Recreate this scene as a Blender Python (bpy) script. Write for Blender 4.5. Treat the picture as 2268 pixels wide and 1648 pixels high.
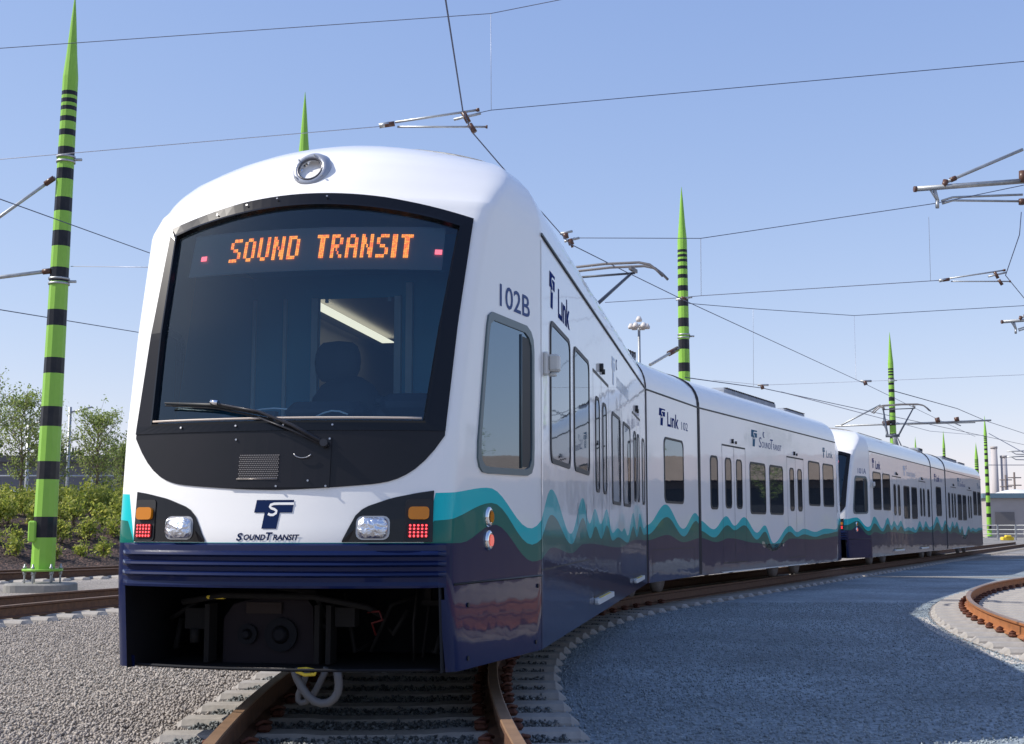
import bpy, math, random
import numpy as np
from mathutils import Vector, Matrix
random.seed(7); rng=np.random.default_rng(7)
S=bpy.context.scene
for o in list(bpy.data.objects): bpy.data.objects.remove(o)
R=math.radians
# ------------------------------------------------------------------ camera
CF,PITCH,CH=2860.13,0.119,1.0484          # focal length in 2268 px wide picture, pitch, height
cd=bpy.data.cameras.new('camera'); cam=bpy.data.objects.new('camera',cd); S.collection.objects.link(cam)
cd.sensor_width=36; cd.lens=CF/2268*36; cd.clip_start=.05; cd.clip_end=4000
cam.location=(0,0,CH); cam.rotation_euler=(R(90)+PITCH,0,0); S.camera=cam
# ------------------------------------------------------------------ sky, sun, exposure
SUN_EL=R(42); SUN_AZ=R(264)               # azimuth clockwise from +Y: due left
w=bpy.data.worlds.new('World'); S.world=w; w.use_nodes=True
nt=w.node_tree; bg=nt.nodes['Background']
sky=nt.nodes.new('ShaderNodeTexSky'); sky.sky_type='NISHITA'; sky.sun_disc=False
sky.sun_elevation=SUN_EL; sky.sun_rotation=SUN_AZ; sky.altitude=50; sky.air_density=1.0; sky.dust_density=.35; sky.ozone_density=2.0
sep=nt.nodes.new('ShaderNodeSeparateColor'); com=nt.nodes.new('ShaderNodeCombineColor'); nt.links.new(sky.outputs[0],sep.inputs[0])
for k,(e,f) in enumerate(((.74,1.20),(.62,1.34),(.38,2.35))):      # the photograph's gentle lavender-to-white grading
    pw=nt.nodes.new('ShaderNodeMath'); pw.operation='POWER'; pw.inputs[1].default_value=e; ml=nt.nodes.new('ShaderNodeMath'); ml.operation='MULTIPLY'; ml.inputs[1].default_value=f
    nt.links.new(sep.outputs[k],pw.inputs[0]); nt.links.new(pw.outputs[0],ml.inputs[0]); nt.links.new(ml.outputs[0],com.inputs[k])
nt.links.new(com.outputs[0],bg.inputs[0]); bg.inputs[1].default_value=.125
sl=bpy.data.lights.new('sun','SUN'); sl.energy=3.35; sl.angle=R(.5); sl.color=(1,.95,.87)
so=bpy.data.objects.new('sun',sl); S.collection.objects.link(so)
sd=Vector((math.sin(SUN_AZ)*math.cos(SUN_EL),math.cos(SUN_AZ)*math.cos(SUN_EL),math.sin(SUN_EL)))
so.rotation_euler=sd.to_track_quat('Z','Y').to_euler(); so.location=(-30,0,30)
S.view_settings.view_transform='Standard'; S.view_settings.look='None'; S.view_settings.exposure=0.68; S.view_settings.gamma=1
S.render.engine='CYCLES'
# ------------------------------------------------------------------ helpers
def ray(x,y):
    u=(x-1134)/CF; v=-(y-824)/CF; c,s=math.cos(PITCH),math.sin(PITCH)
    return np.array([u,c-v*s,s+v*c])
def atY(x,y,Y): r=ray(x,y); k=Y/r[1]; return Vector((r[0]*k,Y,CH+r[2]*k))
def atZ(x,y,z): r=ray(x,y); k=(z-CH)/r[2]; return Vector((r[0]*k,r[1]*k,z))
M={}
def mat(name,col=(.5,.5,.5),rough=.5,metal=0,coat=0,noise=None,bump=None,emit=None,estr=0,ior=1.5,spec=None):
    if name in M: return M[name]
    m=bpy.data.materials.new(name); m.use_nodes=True; n=m.node_tree; b=n.nodes['Principled BSDF']
    b.inputs['Base Color'].default_value=(*col,1); b.inputs['Roughness'].default_value=rough; b.inputs['Metallic'].default_value=metal
    b.inputs['Coat Weight'].default_value=coat; b.inputs['Coat Roughness'].default_value=.03; b.inputs['Coat IOR'].default_value=1.36; b.inputs['Specular IOR Level'].default_value=.1 if coat else .35; b.inputs['IOR'].default_value=ior
    if emit: b.inputs['Emission Color'].default_value=(*emit,1); b.inputs['Emission Strength'].default_value=estr
    tc=n.nodes.new('ShaderNodeTexCoord')
    if noise:                       # (scale, other colour, amount)
        sc,c2,am=noise
        nz=n.nodes.new('ShaderNodeTexNoise'); nz.inputs['Scale'].default_value=sc; nz.inputs['Detail'].default_value=6; nz.inputs['Roughness'].default_value=.65
        n.links.new(tc.outputs['Object'],nz.inputs['Vector'])
        rp=n.nodes.new('ShaderNodeValToRGB'); rp.color_ramp.elements[0].position=.5-.22/am if am>0 else .3; rp.color_ramp.elements[1].position=.5+.22/am
        rp.color_ramp.elements[0].color=(*col,1); rp.color_ramp.elements[1].color=(*c2,1)
        n.links.new(nz.outputs['Fac'],rp.inputs[0]); n.links.new(rp.outputs[0],b.inputs['Base Color'])
    if bump:                        # (scale, strength, distance)
        nz=n.nodes.new('ShaderNodeTexNoise'); nz.inputs['Scale'].default_value=bump[0]; nz.inputs['Detail'].default_value=3
        n.links.new(tc.outputs['Object'],nz.inputs['Vector'])
        bp=n.nodes.new('ShaderNodeBump'); bp.inputs['Strength'].default_value=bump[1]; bp.inputs['Distance'].default_value=bump[2]
        n.links.new(nz.outputs['Fac'],bp.inputs['Height']); n.links.new(bp.outputs[0],b.inputs['Normal'])
        if coat: n.links.new(bp.outputs[0],b.inputs['Coat Normal'])
    M[name]=m; return m
def gravel(name,c1,c2,c3,scale,bumpd=.02,big=.35):
    m=bpy.data.materials.new(name); m.use_nodes=True; n=m.node_tree; b=n.nodes['Principled BSDF']; b.inputs['Roughness'].default_value=.95
    L=n.links.new; tc=n.nodes.new('ShaderNodeTexCoord')
    v=n.nodes.new('ShaderNodeTexVoronoi'); v.inputs['Scale'].default_value=scale; L(tc.outputs['Object'],v.inputs['Vector'])
    rp=n.nodes.new('ShaderNodeValToRGB'); e=rp.color_ramp.elements; e[0].color=(*c1,1); e[1].color=(*c3,1); e[1].position=1; x=e.new(.5); x.color=(*c2,1)
    sp=n.nodes.new('ShaderNodeSeparateColor'); L(v.outputs['Color'],sp.inputs[0]); L(sp.outputs[0],rp.inputs[0])
    nz=n.nodes.new('ShaderNodeTexNoise'); nz.inputs['Scale'].default_value=big; nz.inputs['Detail'].default_value=5; L(tc.outputs['Object'],nz.inputs['Vector'])
    mr=n.nodes.new('ShaderNodeMapRange'); mr.inputs['From Min'].default_value=.3; mr.inputs['From Max'].default_value=.7; mr.inputs['To Min'].default_value=.62; mr.inputs['To Max'].default_value=1.2; L(nz.outputs['Fac'],mr.inputs['Value'])
    mx=n.nodes.new('ShaderNodeMix'); mx.data_type='RGBA'; mx.blend_type='MULTIPLY'; mx.inputs[0].default_value=1; L(rp.outputs[0],mx.inputs[6]); L(mr.outputs[0],mx.inputs[7]); L(mx.outputs[2],b.inputs['Base Color'])
    bp=n.nodes.new('ShaderNodeBump'); bp.inputs['Strength'].default_value=1; bp.inputs['Distance'].default_value=bumpd; bp.invert=True
    L(v.outputs['Distance'],bp.inputs['Height']); L(bp.outputs[0],b.inputs['Normal']); M[name]=m; return m
def islands(name,c1,c2,c3,rough=.9,trans=0):   # colour varies from stone to stone / leaf to leaf
    m=bpy.data.materials.new(name); m.use_nodes=True; n=m.node_tree; b=n.nodes['Principled BSDF']; b.inputs['Roughness'].default_value=rough
    g=n.nodes.new('ShaderNodeNewGeometry'); rp=n.nodes.new('ShaderNodeValToRGB'); e=rp.color_ramp.elements
    e[0].color=(*c1,1); e[1].color=(*c3,1); x=e.new(.5); x.color=(*c2,1)
    n.links.new(g.outputs['Random Per Island'],rp.inputs[0]); n.links.new(rp.outputs[0],b.inputs['Base Color'])
    if trans:
        t=n.nodes.new('ShaderNodeBsdfTranslucent'); n.links.new(rp.outputs[0],t.inputs[0]); ms=n.nodes.new('ShaderNodeMixShader'); ms.inputs[0].default_value=trans
        o=n.nodes['Material Output']; n.links.new(b.outputs[0],ms.inputs[1]); n.links.new(t.outputs[0],ms.inputs[2]); n.links.new(ms.outputs[0],o.inputs[0])
    M[name]=m; return m
white=mat('white_paint',(.90,.885,.855),.3,coat=.75,bump=(1.1,.12,.05),noise=(.8,(.86,.85,.825),1.0),ior=1.5)
teal=mat('teal_paint',(.0,.50,.52),.3,coat=.6,bump=(1.1,.12,.05))
dteal=mat('dark_teal_paint',(.002,.14,.11),.3,coat=.6,bump=(1.1,.12,.05))
navy=mat('navy_paint',(.006,.013,.06),.3,coat=.6,bump=(1.1,.16,.05))
navyt=mat('navy_lettering',(.01,.03,.16),.4)
fnavy=mat('dark_navy_lettering',(.012,.025,.08),.4)
greyt=mat('grey_blue_lettering',(.10,.14,.27),.4)
tealt=mat('teal_grey_lettering',(.07,.16,.24),.4)
for m_ in (navyt,fnavy,greyt,tealt):
    q_=m_.node_tree.nodes['Principled BSDF']; q_.inputs['Specular IOR Level'].default_value=.02; q_.inputs['Roughness'].default_value=.8
black=mat('black_mask',(.004,.004,.006),.33,noise=(5,(.007,.006,.009),1))
blackg=mat('black_gloss',(.008,.008,.01),.15)
rubber=mat('rubber',(.02,.022,.024),.5)
gframe=mat('grey_green_frame',(.11,.15,.16),.35)
dark=mat('dark_underframe',(.012,.012,.014),.8,noise=(9,(.03,.024,.02),1))
cav=mat('cavity_shade',(.003,.004,.008),.8)  # near-black colour stands in for shade inside the recesses
steel=mat('steel',(.42,.42,.43),.35,metal=.9)
galv=mat('galvanised_steel',(.48,.50,.50),.45,metal=.6,noise=(9,(.34,.35,.36),1))
chrome=mat('chrome',(.85,.85,.85),.08,metal=1)
silver=mat('silver_paint',(.36,.38,.43),.3,metal=.3,coat=.4)
roofm=mat('roof_equipment_paint',(.30,.33,.38),.5,noise=(4,(.2,.22,.25),1))
pane=mat('tinted_pane',(.010,.018,.030),.02,ior=2.9,bump=(2.0,.03,.02)); pane.node_tree.nodes['Principled BSDF'].inputs['Specular Tint'].default_value=(.58,.80,1,1); pane.node_tree.nodes['Principled BSDF'].inputs['Specular IOR Level'].default_value=.5
rust=mat('rusty_rail',(.15,.075,.042),.7,noise=(14,(.085,.045,.03),1.2))
railtop=mat('worn_rail_head',(.36,.22,.13),.45,metal=.3,noise=(8,(.24,.15,.09),1))
clipm=mat('rail_clip',(.10,.035,.02),.8)
conc=mat('tie_concrete',(.40,.37,.33),.9,noise=(7,(.28,.26,.24),1),bump=(30,.3,.01))
concb=mat('footing_concrete',(.30,.29,.265),.9,noise=(4,(.21,.20,.185),1),bump=(20,.3,.01))
lime=mat('lime_green_paint',(.28,.53,.085),.38,coat=.3,noise=(1.2,(.23,.46,.07),.9))
stripe=mat('black_stripe_paint',(.012,.014,.02),.35,coat=.3,noise=(5,(.03,.03,.034),1))
wirem=mat('wire',(.05,.06,.11),.5)
wirel=mat('wire_pale',(.40,.41,.46),.5,metal=.5)
insul=mat('brown_insulator',(.10,.05,.035),.35)
amber=mat('amber_lens',(.50,.17,.008),.15,coat=1,emit=(.8,.25,0),estr=.03)
redl=mat('red_lens',(.10,.004,.006),.3)
redled=mat('red_led',(1,.1,.1),.3,emit=(1,.05,.06),estr=2)
redbox=mat('red_sign_led',(1,.1,.1),.3,emit=(1,.13,.16),estr=1.5)
led=mat('amber_led',(1,.3,.1),.4,emit=(1,.27,.03),estr=1.4)
led2=mat('red_amber_led',(1,.2,.1),.4,emit=(1,.17,.03),estr=1.2)
lampglass=mat('lamp_reflector',(.75,.77,.8),.12,metal=.9,bump=(40,.8,.02))
signm=mat('sign_panel',(.16,.19,.18),.5)
yel=mat('yellow_paint',(.75,.55,.05),.5)
hosem=mat('hose_rubber',(.12,.12,.125),.5)
pinkm=mat('coupler_housing_shade',(.012,.008,.012),.8)  # pinkish housing darkened in colour to imitate the shaded coupler bay
steppale=mat('step_paint',(.7,.7,.66),.4)
cabin=mat('cabin_wall',(.14,.48,.66),.6)
cabdark=mat('cabin_dark',(.02,.035,.05),.6)
cabpale=mat('cabin_post',(.75,.85,.85),.5)
saloon=mat('saloon_wall',(.42,.40,.38),.6)
strip=mat('saloon_light',(.9,.8,.55),.5,emit=(1,.83,.6),estr=.8)
beige=mat('camera_box_paint',(.62,.61,.57),.4)
# windscreen: tinted, reflective
m=bpy.data.materials.new('windscreen_glass'); m.use_nodes=True; n=m.node_tree; n.nodes.clear(); o_=n.nodes.new('ShaderNodeOutputMaterial')
t_=n.nodes.new('ShaderNodeBsdfTransparent'); t_.inputs[0].default_value=(.66,.82,.92,1); g_=n.nodes.new('ShaderNodeBsdfGlossy'); g_.inputs['Roughness'].default_value=.02; g_.inputs[0].default_value=(.62,.85,1,1)
f_=n.nodes.new('ShaderNodeFresnel'); f_.inputs[0].default_value=1.75; x_=n.nodes.new('ShaderNodeMixShader')
for a,b in ((f_.outputs[0],x_.inputs[0]),(t_.outputs[0],x_.inputs[1]),(g_.outputs[0],x_.inputs[2]),(x_.outputs[0],o_.inputs[0])): n.links.new(a,b)
M['glass']=m; glass=m

def setp(o,label=None,cat=None,group=None,kind=None):
    if label: o['label']=label
    if cat: o['category']=cat
    if group: o['group']=group
    if kind: o['kind']=kind
    return o
def empty(name,loc,label=None,cat=None,group=None):
    o=bpy.data.objects.new(name,None); o.empty_display_size=.3; S.collection.objects.link(o); o.location=loc; return setp(o,label,cat,group)
class MB:
    def __init__(s): s.v=[];s.f=[];s.m=[];s.sm=[]
    def add(s,vs,fs,mi=0,smooth=False):
        b=len(s.v); s.v+=[tuple(p) for p in vs]; s.f+=[tuple(i+b for i in f) for f in fs]; s.m+=[mi]*len(fs); s.sm+=[smooth]*len(fs); return s
    def box(s,p,F=None,size=None,mi=0,bev=0):   # p centre, size; F maps local -> world
        x,y,z=[q/2 for q in size]; F=F or (lambda a:a)
        if bev:
            b=min(bev,x*.9,y*.9,z*.9); vs=[]
            prof=[(-x+b,-y),(x-b,-y),(x,-y+b),(x,y-b),(x-b,y),(-x+b,y),(-x,y-b),(-x,-y+b)]
            for zz,k in ((-z,1-b/max(x,y)),(-z+b,1),(z-b,1),(z,1-b/max(x,y))):
                for a,c in prof: vs.append(F((p[0]+a*k,p[1]+c*k,p[2]+zz)))
            fs=[(i*8+j,i*8+(j+1)%8,(i+1)*8+(j+1)%8,(i+1)*8+j) for i in range(3) for j in range(8)]+[tuple(range(7,-1,-1)),tuple(range(24,32))]
            return s.add(vs,fs,mi)
        vs=[F((p[0]+a*x,p[1]+b*y,p[2]+c*z)) for a in(-1,1) for b in(-1,1) for c in(-1,1)]
        return s.add(vs,[(0,1,3,2),(4,6,7,5),(0,4,5,1),(2,3,7,6),(0,2,6,4),(1,5,7,3)],mi)
    def tube(s,pts,r,n=8,mi=0,cap=True):
        pts=[Vector(p) for p in pts]; rs=r if isinstance(r,(list,tuple)) else [r]*len(pts)
        t0=(pts[1]-pts[0]).normalized(); up=Vector((0,0,1)) if abs(t0.z)<.9 else Vector((1,0,0)); x=t0.cross(up).normalized()
        vs=[]
        for i,p in enumerate(pts):
            t=(pts[min(i+1,len(pts)-1)]-pts[max(i-1,0)]).normalized(); x=(x-t*x.dot(t)).normalized(); y=t.cross(x)
            for k in range(n): a=2*math.pi*k/n; vs.append(p+(x*math.cos(a)+y*math.sin(a))*rs[i])
        fs=[(i*n+k,i*n+(k+1)%n,(i+1)*n+(k+1)%n,(i+1)*n+k) for i in range(len(pts)-1) for k in range(n)]
        s.add(vs,fs,mi,True)
        if cap: b=len(s.v)-len(vs); s.f+=[tuple(b+k for k in range(n-1,-1,-1)),tuple(b+(len(pts)-1)*n+k for k in range(n))]; s.m+=[mi]*2; s.sm+=[False]*2
        return s
    def grid(s,P,mi=0,smooth=True,skip=None,mats=None):   # P[i][j] points
        a,b=len(P),len(P[0]); vs=[p for r in P for p in r]; base=len(s.v); s.v+=[tuple(p) for p in vs]
        for i in range(a-1):
            for j in range(b-1):
                if skip and skip(i,j): continue
                s.f.append((base+i*b+j,base+(i+1)*b+j,base+(i+1)*b+j+1,base+i*b+j+1)); s.m.append(mats(i,j) if mats else mi); s.sm.append(smooth)
        return s
    def build(s,name,mats,parent=None,label=None):
        me=bpy.data.meshes.new(name); loc=Vector(parent_world(parent)) if parent else Vector((0,0,0))
        me.from_pydata([(Vector(p)-loc) for p in s.v],[],s.f)
        for q in (mats if isinstance(mats,(list,tuple)) else [mats]): me.materials.append(q)
        me.polygons.foreach_set('material_index',s.m); me.polygons.foreach_set('use_smooth',s.sm); me.update()
        o=bpy.data.objects.new(name,me); S.collection.objects.link(o)
        if parent: o.parent=parent
        if label: o['label']=label
        return o
def parent_world(p):
    v=Vector((0,0,0))
    while p: v+=p.location; p=p.parent
    return v
def thing(name,mb,mats,label,cat,group=None,kind=None):   # a thing that is one mesh, origin at its base
    me=mb.build(name,mats); v=np.array(mb.v); c=Vector(((v[:,0].min()+v[:,0].max())/2,(v[:,1].min()+v[:,1].max())/2,v[:,2].min()))
    me.data.transform(Matrix.Translation(-c)); me.location=c
    return setp(me,label,cat,group,kind)
def cosi(kn):                      # smooth interpolation through peaks and troughs
    kn=sorted(kn)
    def f(x):
        if x<=kn[0][0]: return kn[0][1]
        if x>=kn[-1][0]: return kn[-1][1]
        for (a,b),(c,d) in zip(kn,kn[1:]):
            if a<=x<=c: t=(x-a)/(c-a); return b+(d-b)*(.5-.5*math.cos(math.pi*t))
    return f
lin=lambda xs,ys:(lambda x:float(np.interp(x,xs,ys)))
# ------------------------------------------------------------------ layout of rails
CX,CY=24.1,10.3; HD=R(26.4); TD=Vector((math.sin(HD),math.cos(HD),0)); TR=Vector((math.cos(HD),-math.sin(HD),0))
AX,AY,AH=34.5,10.4,R(50)
def trackpt(Rr,s,off=0):           # point at arc length s from the tangent point (negative: on the curve, towards the camera)
    r=Rr-off
    if Rr==28.4: a=AH+s/28.4; return Vector((AX-math.cos(a)*r,AY+math.sin(a)*r,0)),a
    if s>=0: p=Vector((CX-math.cos(HD)*r,CY+math.sin(HD)*r,0))+TD*s; return p,HD
    if s<-HD*Rr: a=(s+HD*Rr)/(Rr+16); return Vector((CX+16-math.cos(a)*(r+16),CY+math.sin(a)*(r+16),0)),a
    a=HD+s/Rr; return Vector((CX-math.cos(a)*r,CY+math.sin(a)*r,0)),a
G=-.225
def rail_mesh(Rr,off,s0,s1,step=.5):
    prof=[(-.07,-.17),(-.07,-.155),(-.012,-.14),(-.010,-.045),(-.036,-.03),(-.036,-.006),(-.030,0),(.030,0),(.036,-.006),(.036,-.03),(.010,-.045),(.012,-.14),(.07,-.155),(.07,-.17)]
    P=[]
    n=int((s1-s0)/step)
    for i in range(n+1):
        s=s0+(s1-s0)*i/n; p,a=trackpt(Rr,s,off); rv=Vector((math.cos(a),-math.sin(a),0))
        P.append([p+rv*x+Vector((0,0,z)) for x,z in prof])
    mb=MB().grid(P,smooth=False,mats=lambda i,j:1 if j in(5,6,7) else 0)
    mb.add(P[0],[tuple(range(14))]); return mb
def tie_mesh():
    mb=MB(); L=1.3; z0,z1=-.32,-.168; vs=[]
    for x,k,zt in ((-L,.7,z1-.05),(-L+.06,1,z1-.002),(-.45,1,z1),(-.3,.96,z1-.012),(.3,.96,z1-.012),(.45,1,z1),(L-.06,1,z1-.002),(L,.7,z1-.05)):
        for y,z in ((-.15,z0),(-.13*k,zt-.035),(-.095*k,zt),(.095*k,zt),(.13*k,zt-.035),(.15,z0)): vs.append((x,y,z))
    fs=[(i*6+j,(i+1)*6+j,(i+1)*6+j+1,i*6+j+1) for i in range(7) for j in range(5)]+[(0,1,2,3,4,5),(47,46,45,44,43,42)]
    mb.add(vs,fs); me=mb.build('tie',conc); d=me.data; bpy.data.objects.remove(me); return d
def clip_mesh():
    mb=MB()
    for x in (0,):
        for sx in (1,):
            mb.box((x+sx*.105,0,-.15),None,(.085,.12,.045),bev=.02)
            mb.tube([(x+sx*.06,-.05,-.125),(x+sx*.10,-.02,-.105),(x+sx*.14,.03,-.12),(x+sx*.08,.05,-.118)],.012,6)
    me=mb.build('clip',clipm); d=me.data; bpy.data.objects.remove(me); return d
TIE,CLIP=tie_mesh(),clip_mesh()
def track(Rr,s0,s1,label,tie_sp=.62,nt=100,clips=40,tie_s=None,z=0,rm=None):
    p,_=trackpt(Rr,s0); root=empty('railway_track',(p.x,p.y,G),label,'railway track')
    for off in (-.7535,.7535): rail_mesh(Rr,off,s0,s1).build('rail',[rm or rust,railtop],root)
    ta,tb=tie_s or (s0,s1); n=int((tb-ta)/tie_sp); rest=MB()
    for i in range(n):
        s=ta+(i+.5)*tie_sp; p,a=trackpt(Rr,s)
        if i<nt:
            t=bpy.data.objects.new('tie',TIE); S.collection.objects.link(t); t.parent=root; t.location=p-root.location; t.rotation_euler=(0,0,-a)
            if i<clips:
                for cx_,cr in ((-.7535,0),(-.7535,math.pi),(.7535,0),(.7535,math.pi)): c=bpy.data.objects.new('rail_clip',CLIP); S.collection.objects.link(c); c.parent=t; c.location=(cx_,0,0); c.rotation_euler=(0,0,cr)
        else:
            rv=Vector((math.cos(a),-math.sin(a),0)); tv=Vector((math.sin(a),math.cos(a),0))
            rest.box((0,0,-.24),lambda q:p+rv*q[0]+tv*q[1]+Vector((0,0,q[2])),(2.6,.24,.145))
    if rest.v: setp(rest.build('distant_ties',conc,root),kind='stuff')
    return root
track(25,-21,75,'brown rails on concrete ties curving under the leading light rail car',nt=100,clips=34)
track(32.45,-22,60,'rusty double rail line at left nearest the camera, in front of the striped pole',nt=40,clips=0,tie_s=(-18,12))
track(41.4,-26,70,'rusty rail line behind the striped pole along the foot of the mulch bank',nt=35,clips=0,tie_s=(-14,10))
track(28.4,-31,0,'tightly curved rusty rail in sunlit orange at the right edge of the gravel yard',nt=50,clips=40,rm=mat('sunlit_rust',(.42,.17,.06),.75,noise=(10,(.28,.11,.045),1)))  # rust of this rail brightened in colour to imitate sunlight
track(3.0,52,110,'distant rail line beyond the curved rail, running off to the right',nt=0,tie_s=(52,80))
# ------------------------------------------------------------------ ground
gr_l=gravel('ballast_gravel',(.19,.17,.15),(.31,.275,.245),(.42,.375,.33),34)
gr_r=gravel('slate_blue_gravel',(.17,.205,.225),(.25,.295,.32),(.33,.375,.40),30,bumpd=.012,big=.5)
gr_p=gravel('pale_sand_gravel',(.40,.36,.30),(.55,.50,.43),(.66,.62,.55),30)
mulch=gravel('mulch',(.018,.010,.007),(.055,.031,.023),(.12,.07,.052),14,bumpd=.05,big=1.5)
def sheet(name,pts,z,m_,kind='structure'):
    mb=MB().add([(x,y,z) for x,y in pts],[tuple(range(len(pts)))]); return setp(mb.build(name,m_),kind=kind)
sheet('ground',[(-1500,-1500),(1500,-1500),(1500,2500),(-1500,2500)],G-.008,gr_l)
# slate gravel between the car's track and the tight curve
def alt(r,s0,s1,n=40): return [tuple(trackpt(28.4,s0+(s1-s0)*i/n,28.4-r)[0][:2]) for i in range(n+1)]
def arcpts(r,s0,s1,n=30):
    return [tuple(trackpt(r,s0+(s1-s0)*i/n)[0][:2]) for i in range(n+1)]
L1=arcpts(23.75,-24,30); L2=alt(29.74,-32,-2)
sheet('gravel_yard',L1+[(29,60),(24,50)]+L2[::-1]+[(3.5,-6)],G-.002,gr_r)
sheet('sand_infill',alt(29.70,-31,0)+[(60,40),(40,-4)],G-.001,gr_p)
for k,off in enumerate((-.1,)):
    pass
sheet('sand_strip',alt(29.90,-23,-17)+alt(29.76,-23,-17)[::-1],G+.002,gr_p)
sheet('mulch_bed',[(12.5,17.5),(19.5,35.5),(20.3,46),(21.8,49.5),(60,16),(60,-5),(25,0)],G+.004,mulch)
sheet('pale_strip',[(6.9,34.4),(12.5,33.2),(30,32.0),(30,31.2),(12.4,32.4),(6.4,33.7)],G+.003,concb)  # narrow pale strip across the yard
sheet('distant_yard',[(-400,62),(21,62),(60,50),(500,50),(500,900),(-400,900)],G-.004,gravel('far_ground',(.16,.15,.14),(.22,.21,.2),(.3,.28,.26),3,big=.05))
# mulch bank on the left
P=[]
for i in range(61):
    s=-44+i*1.6; row=[]
    for j in range(26):
        d=j*.75; p,a=trackpt(43.3+d,s) if s<0 else trackpt(43.3+d,s)
        z=1.7*(.5-.5*math.cos(math.pi*min(1,d/9)))+ (.12*math.sin(s*1.3+d)+.08*math.sin(s*3.1-d*2.3))*min(1,d/2)
        row.append((p.x,p.y,G-.02+z+(.06 if d>0 else 0)))
    P.append(row)
setp(MB().grid(P).build('mulch_bank',mulch),kind='structure')
# loose stones (nobody could count them)
def stones(name,m_,pts,smin,smax,z):
    n=len(pts); base=np.array([(1,0,0),(0,1,0),(-1,0,0),(0,-1,0),(0,0,1),(0,0,-1)],float)
    V=base[None]*rng.uniform(.7,1.25,(n,6,1))+rng.normal(0,.16,(n,6,3))
    V*=(rng.uniform(smin,smax,(n,1))*np.ones((1,3))*np.array([1,1,.75]))[:,None,:]
    q=rng.normal(size=(n,4)); q/=np.linalg.norm(q,axis=1,keepdims=True); a,b,c,d=q.T
    Rm=np.stack([1-2*(c*c+d*d),2*(b*c-a*d),2*(b*d+a*c),2*(b*c+a*d),1-2*(b*b+d*d),2*(c*d-a*b),2*(b*d-a*c),2*(c*d+a*b),1-2*(b*b+c*c)],1).reshape(n,3,3)
    V=np.einsum('nij,nkj->nki',Rm,V); V[:,:,:2]+=pts[:,None,:]; V[:,:,2]+=z+rng.uniform(-.008,.01,(n,1))
    F=np.array([(0,1,4),(1,2,4),(2,3,4),(3,0,4),(1,0,5),(2,1,5),(3,2,5),(0,3,5)])
    F=(F[None]+np.arange(n)[:,None,None]*6).reshape(-1)
    me=bpy.data.meshes.new(name); me.vertices.add(n*6); me.vertices.foreach_set('co',V.reshape(-1)); me.loops.add(len(F)); me.loops.foreach_set('vertex_index',F.astype(np.int32))
    me.polygons.add(n*8); me.polygons.foreach_set('loop_start',np.arange(0,n*24,3,dtype=np.int32)); me.update(calc_edges=True); me.materials.append(m_)
    o=bpy.data.objects.new(name,me); S.collection.objects.link(o); return setp(o,kind='stuff')
def scatter(n,x0,x1,y0,y1,keep,power=1.6):
    y=y0+(y1-y0)*rng.random(n)**power; x=rng.uniform(x0,x1,n); p=np.stack([x,y],1); return p[keep(x,y)]
def rad(x,y): return np.where(y<CY,np.hypot(x-CX-16,y-CY)-16,np.hypot(x-CX,y-CY))
infr=lambda x,y:(np.abs(x)<.43*y+.3)
def ontie(x,y):
    r=rad(x,y); a=np.where(y<CY,np.arctan2(y-CY,CX+16-x),np.arctan2(y-CY,CX-x)); s=np.where(y<CY,-HD*25+a*41,(a-HD)*25); k=np.abs(((s+21)/.62)%1-.5)*.62
    return (r>23.68)&(r<26.32)&(k<.11)&(y<CY+11)
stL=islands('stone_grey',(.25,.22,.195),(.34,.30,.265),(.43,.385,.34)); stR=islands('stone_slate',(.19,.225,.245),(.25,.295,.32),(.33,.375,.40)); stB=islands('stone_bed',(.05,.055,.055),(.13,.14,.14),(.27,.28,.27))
stones('loose_gravel',stL,scatter(150000,-9,-1,5.8,22,lambda x,y:(rad(x,y)>26.15)&(rad(x,y)<31.3)&infr(x,y)),.008,.018,G)
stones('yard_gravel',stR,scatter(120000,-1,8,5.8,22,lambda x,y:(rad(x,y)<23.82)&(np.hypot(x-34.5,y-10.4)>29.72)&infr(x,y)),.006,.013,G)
stones('track_ballast',stB,np.concatenate([scatter(90000,-3,3,5.8,20,lambda x,y:(rad(x,y)>23.85)&(rad(x,y)<26.15)&~ontie(x,y))]),.009,.019,-.196)
# ------------------------------------------------------------------ light rail cars
HW=1.265
Zs=.24; ZG=3.04
Bw=lin([0,3.04,3.15,3.25,3.35,3.45,3.53,3.59,3.64,3.68,3.70,3.72],[HW,HW,1.255,1.23,1.18,1.09,.97,.83,.65,.43,.25,0])
Uc=lin([.24,.5,.75,1.0,1.6,2.2,2.9,3.04,3.2,3.35,3.45,3.54,3.61,3.67,3.70,3.72],[1.40,1.46,1.50,1.50,1.42,1.25,.98,.88,.66,.42,.24,.06,-.10,-.28,-.42,-.6])
Bl=lin([.24,.75,1.3,2.9,3.04,3.2,3.35,3.45,3.54,3.61,3.72],[.17,.19,.21,.24,.29,.41,.53,.57,.55,.50,.35])
LW=1.055
def front_u(v,w): uc=Uc(w); vc=max(.02,Bw(w)-.2*max(uc,0))*(LW if v<0 and w<2.9 else 1+(LW-1)*max(0,(3.1-w)/.2) if v<0 and w<3.1 else 1); return uc+Bl(w)*(1-min(1,abs(v)/vc)**2)
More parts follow.
